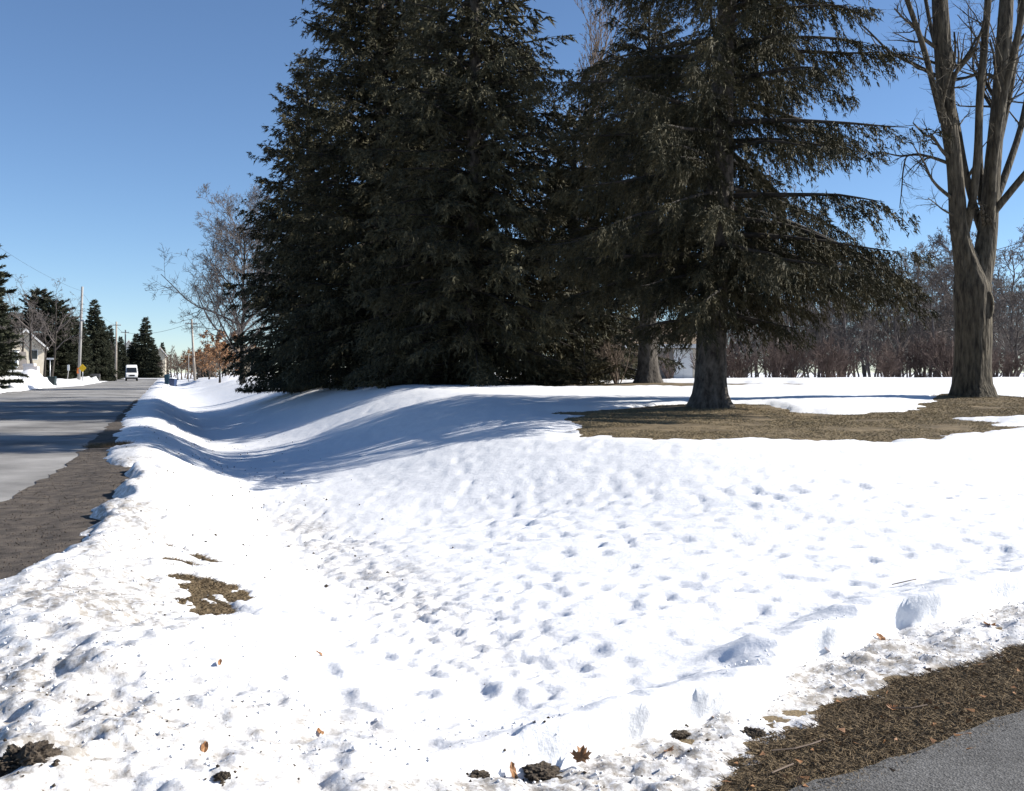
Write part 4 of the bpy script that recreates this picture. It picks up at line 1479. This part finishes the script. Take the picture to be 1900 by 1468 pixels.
def clod_mesh(name, seed, size, flat=.6):
    bm = bmesh.new()
    bmesh.ops.create_icosphere(bm, subdivisions=5, radius=1)
    rng = np.random.default_rng(seed)
    o = rng.uniform(0, 50, 3)
    vs = np.array([v.co[:] for v in bm.verts])
    r = 1 + .55 * fbm(vs[:, 0] + o[0] + vs[:, 2] * .7, vs[:, 1] + o[1] - vs[:, 2] * .6, .8, seed, 4, .6) + .25 * fbm(vs[:, 0] - vs[:, 2] + o[2], vs[:, 1] + vs[:, 2], .20, seed + 3, 4, .75) + .07 * fbm(vs[:, 0] + vs[:, 2] * 1.3, vs[:, 1] * 1.1 - vs[:, 2], .09, seed + 9, 3, .8)
    vs = vs * r[:, None]
    vs[:, 2] *= flat
    for v, p in zip(bm.verts, vs):
        v.co = p * size
    me = bpy.data.meshes.new(name)
    bm.to_mesh(me)
    bm.free()
    me.materials.append(M['clod'])
    return me


CLODS = [(42, 1416, .092, .62, "big crumbly dirt clod in the snow at the bottom left corner"),
         (998, 1436, .085, .42, "crumbly dark dirt clod beside the large maple leaf"),
         (890, 1441, .042, .45, "small dirt lump left of the brown leaf at the bottom edge"),
         (414, 1440, .026, .6, "small dirt lump at the bottom edge below the snowbank"),
         (1398, 1362, .05, .5, "flat dirt lump where the snow meets the dead grass"),
         (1262, 1362, .04, .35, "dirt lump under the foot of the snow ledge")]
for k, (px, py, sz, fl, lab) in enumerate(CLODS):
    x, y, z = on_ground(px, py)
    o = link("dirt_clod", clod_mesh("dirt_clod", 600 + k, sz, fl), None, (x, y, z - sz * fl * .05))
    tag(o, lab, "dirt clod", "dirt clods in the snow")

TWIGS = [([(1432, 1402), (1475, 1398), (1505, 1390), (1530, 1381)], "thin reddish twig lying on the dead grass by the asphalt"),
         ([(1432, 1444), (1455, 1434), (1472, 1427)], "short twig at the bottom edge of the dead grass"),
         ([(1655, 1322), (1690, 1322), (1720, 1316)], "pale twig across the middle of the dead grass"),
         ([(1655, 1090), (1690, 1082), (1700, 1080)], "tiny stem on the lawn snow above the ledge")]
for pts, lab in TWIGS:
    w_ = []
    for px, py in pts:
        x, y, z = on_ground(px, py)
        w_.append((x, y, z + .022))
    tag(MB().tube(w_, [.004] * len(w_), 5).build("twig", M['twig_brown']), lab, "twig", "twigs in the foreground")


# loose snow crumbs, grit and litter nobody could count
def crumbs(rng, pts, size):
    octa = np.array([(1, 0, 0), (-1, 0, 0), (0, 1, 0), (0, -1, 0), (0, 0, 1), (0, 0, -1)], float)
    fc = np.array([(0, 2, 4), (2, 1, 4), (1, 3, 4), (3, 0, 4), (2, 0, 5), (1, 2, 5), (3, 1, 5), (0, 3, 5)])
    n = len(pts)
    v = octa[None] * size[:, None, None] * rng.uniform(.5, 1.3, (n, 6, 1))
    a = rng.uniform(0, 6.28, n)
    c, s = np.cos(a)[:, None], np.sin(a)[:, None]
    v = np.stack([v[..., 0] * c - v[..., 1] * s, v[..., 0] * s + v[..., 1] * c, v[..., 2] * .8], -1) + pts[:, None, :]
    return v.reshape(-1, 3), (fc[None] + (np.arange(n) * 6)[:, None, None]).reshape(-1, 3)


rc = np.random.default_rng(21)
x = rc.uniform(-4, 6.5, 26000)
y = rc.uniform(3.6, 9.5, 26000)
u_, v_ = uv_of(x, y)
w_ = poly_sd(x, y, LEDGE)
b_ = poly_sd(x, y, BORDER)
k = ((w_ < .05) & (b_ > 0) & (x > 0)) | ((np.abs(u_ + .3) < .8) & (rc.random(len(x)) < .30)) | ((y < 4.8) & (x < .4) & (rc.random(len(x)) < .35))
k &= thickness(x, y) > .005
x, y = x[k][:2600], y[k][:2600]
sz = rc.uniform(.003, .011, len(x)) * np.where(rc.random(len(x)) < .12, 1.7, 1)
V, Fc = crumbs(rc, np.stack([x, y, snow_top(x, y) + sz * .2], -1), sz)
tag(link("snow_crumbs", mesh_np("snow_crumbs", V, Fc, M['snow'], True)), "loose crumbs of snow along the ledge and bank", "snow", kind="stuff")
x = rc.uniform(-4.5, 6.5, 24000)
y = rc.uniform(3.6, 11, 24000)
u_, v_ = uv_of(x, y)
w_ = poly_sd(x, y, LEDGE)
b_ = poly_sd(x, y, BORDER)
pr = .22 * np.exp(-((u_ + .4) / .7) ** 2) + .30 * ((w_ < 0) & (x > 0)) + .05 * ((y < 4.6) & (x < .5)) + .03 * np.exp(-((u_ - 1.7) / .5) ** 2)
k = (rc.random(len(x)) < pr) & (thickness(x, y) > .003) & (b_ > 0)
x, y = x[k][:3000], y[k][:3000]
sz = rc.uniform(.002, .006, len(x)) * np.where(rc.random(len(x)) < .08, 2.0, 1)
V, Fc = crumbs(rc, np.stack([x, y, snow_top(x, y) + sz * .3], -1), sz)
tag(link("grit", mesh_np("grit", V, Fc, M['clod'])), "dark grit and bits of bark lying on the dirty snow", "grit", kind="stuff")
v0 = rc.uniform(9, 34, 420)
u0 = rc.normal(.9, 1.1, 420)
x, y = xy_of(u0, v0)
k = thickness(x, y) > .02
x, y = x[k], y[k]
sz = rc.uniform(.006, .022, len(x))
V, Fc = crumbs(rc, np.stack([x, y, snow_top(x, y) + sz * .2], -1), sz)
tag(link("bark_litter", mesh_np("bark_litter", V, Fc, M['clod'])), "specks of bark and cones fallen on the snow in the ditch", "litter", kind="stuff")
cx_, cy_, cs_ = [], [], []
for (px, py, sz_, fl, lab) in CLODS:
    x0, y0, z0 = on_ground(px, py)
    n_ = 26 if sz_ > .06 else 9
    rr_ = sz_ * (.8 + 1.6 * rc.random(n_) ** 1.5)
    aa_ = rc.uniform(0, 6.28, n_)
    cx_ += list(x0 + rr_ * np.cos(aa_))
    cy_ += list(y0 + rr_ * np.sin(aa_))
    cs_ += list(rc.uniform(.003, .012, n_))
cx_, cy_, cs_ = np.array(cx_), np.array(cy_), np.array(cs_)
V, Fc = crumbs(rc, np.stack([cx_, cy_, snow_top(cx_, cy_) + cs_ * .2], -1), cs_)
tag(link("dirt_crumbs", mesh_np("dirt_crumbs", V, Fc, M['clod'])), "crumbs of dark dirt scattered round the clods", "dirt", kind="stuff")
# gravel on the road shoulder
x_, y_ = [], []
v0 = rc.uniform(6, 24, 5000)
u0 = rc.uniform(-2.6, -.3, 5000)
x, y = xy_of(u0, v0)
k = (u0 > road_right(v0) - .15 * rc.random(len(v0))) & (thickness(x, y) < 0)
x, y, u0 = x[k], y[k], u0[k]
sz = rc.uniform(.003, .012, len(x))
V, Fc = crumbs(rc, np.stack([x, y, ground(x, y) + .034 + .05 * (1 - ((u0 + 5) / 5) ** 2).clip(0, 1)], -1), sz)
tag(link("gravel", mesh_np("gravel", V, Fc, M['gritty'])), "loose gravel on the bare road shoulder", "gravel", kind="stuff")
# leaf litter in the dead grass
x = rc.uniform(.4, 6, 5000)
y = rc.uniform(3.4, 8.4, 5000)
k = strip_in(x, y)
x, y = x[k][:150], y[k][:150]
z = ground(x, y) + .018
ax = nrm(np.stack([rc.normal(size=len(x)), rc.normal(size=len(x)), rc.uniform(-.1, .4, len(x))], -1))
tr_ = needle_tris(rc, np.stack([x, y, z], -1), ax, rc.uniform(.02, .05, len(x)), rc.uniform(.012, .03, len(x)))
tag(link("leaf_litter", mesh_np("leaf_litter", tr_.reshape(-1, 3), np.arange(len(tr_) * 3).reshape(-1, 3), M['leaf'])), "bits of brown leaf among the dead grass at the driveway edge", "leaf litter", kind="stuff")
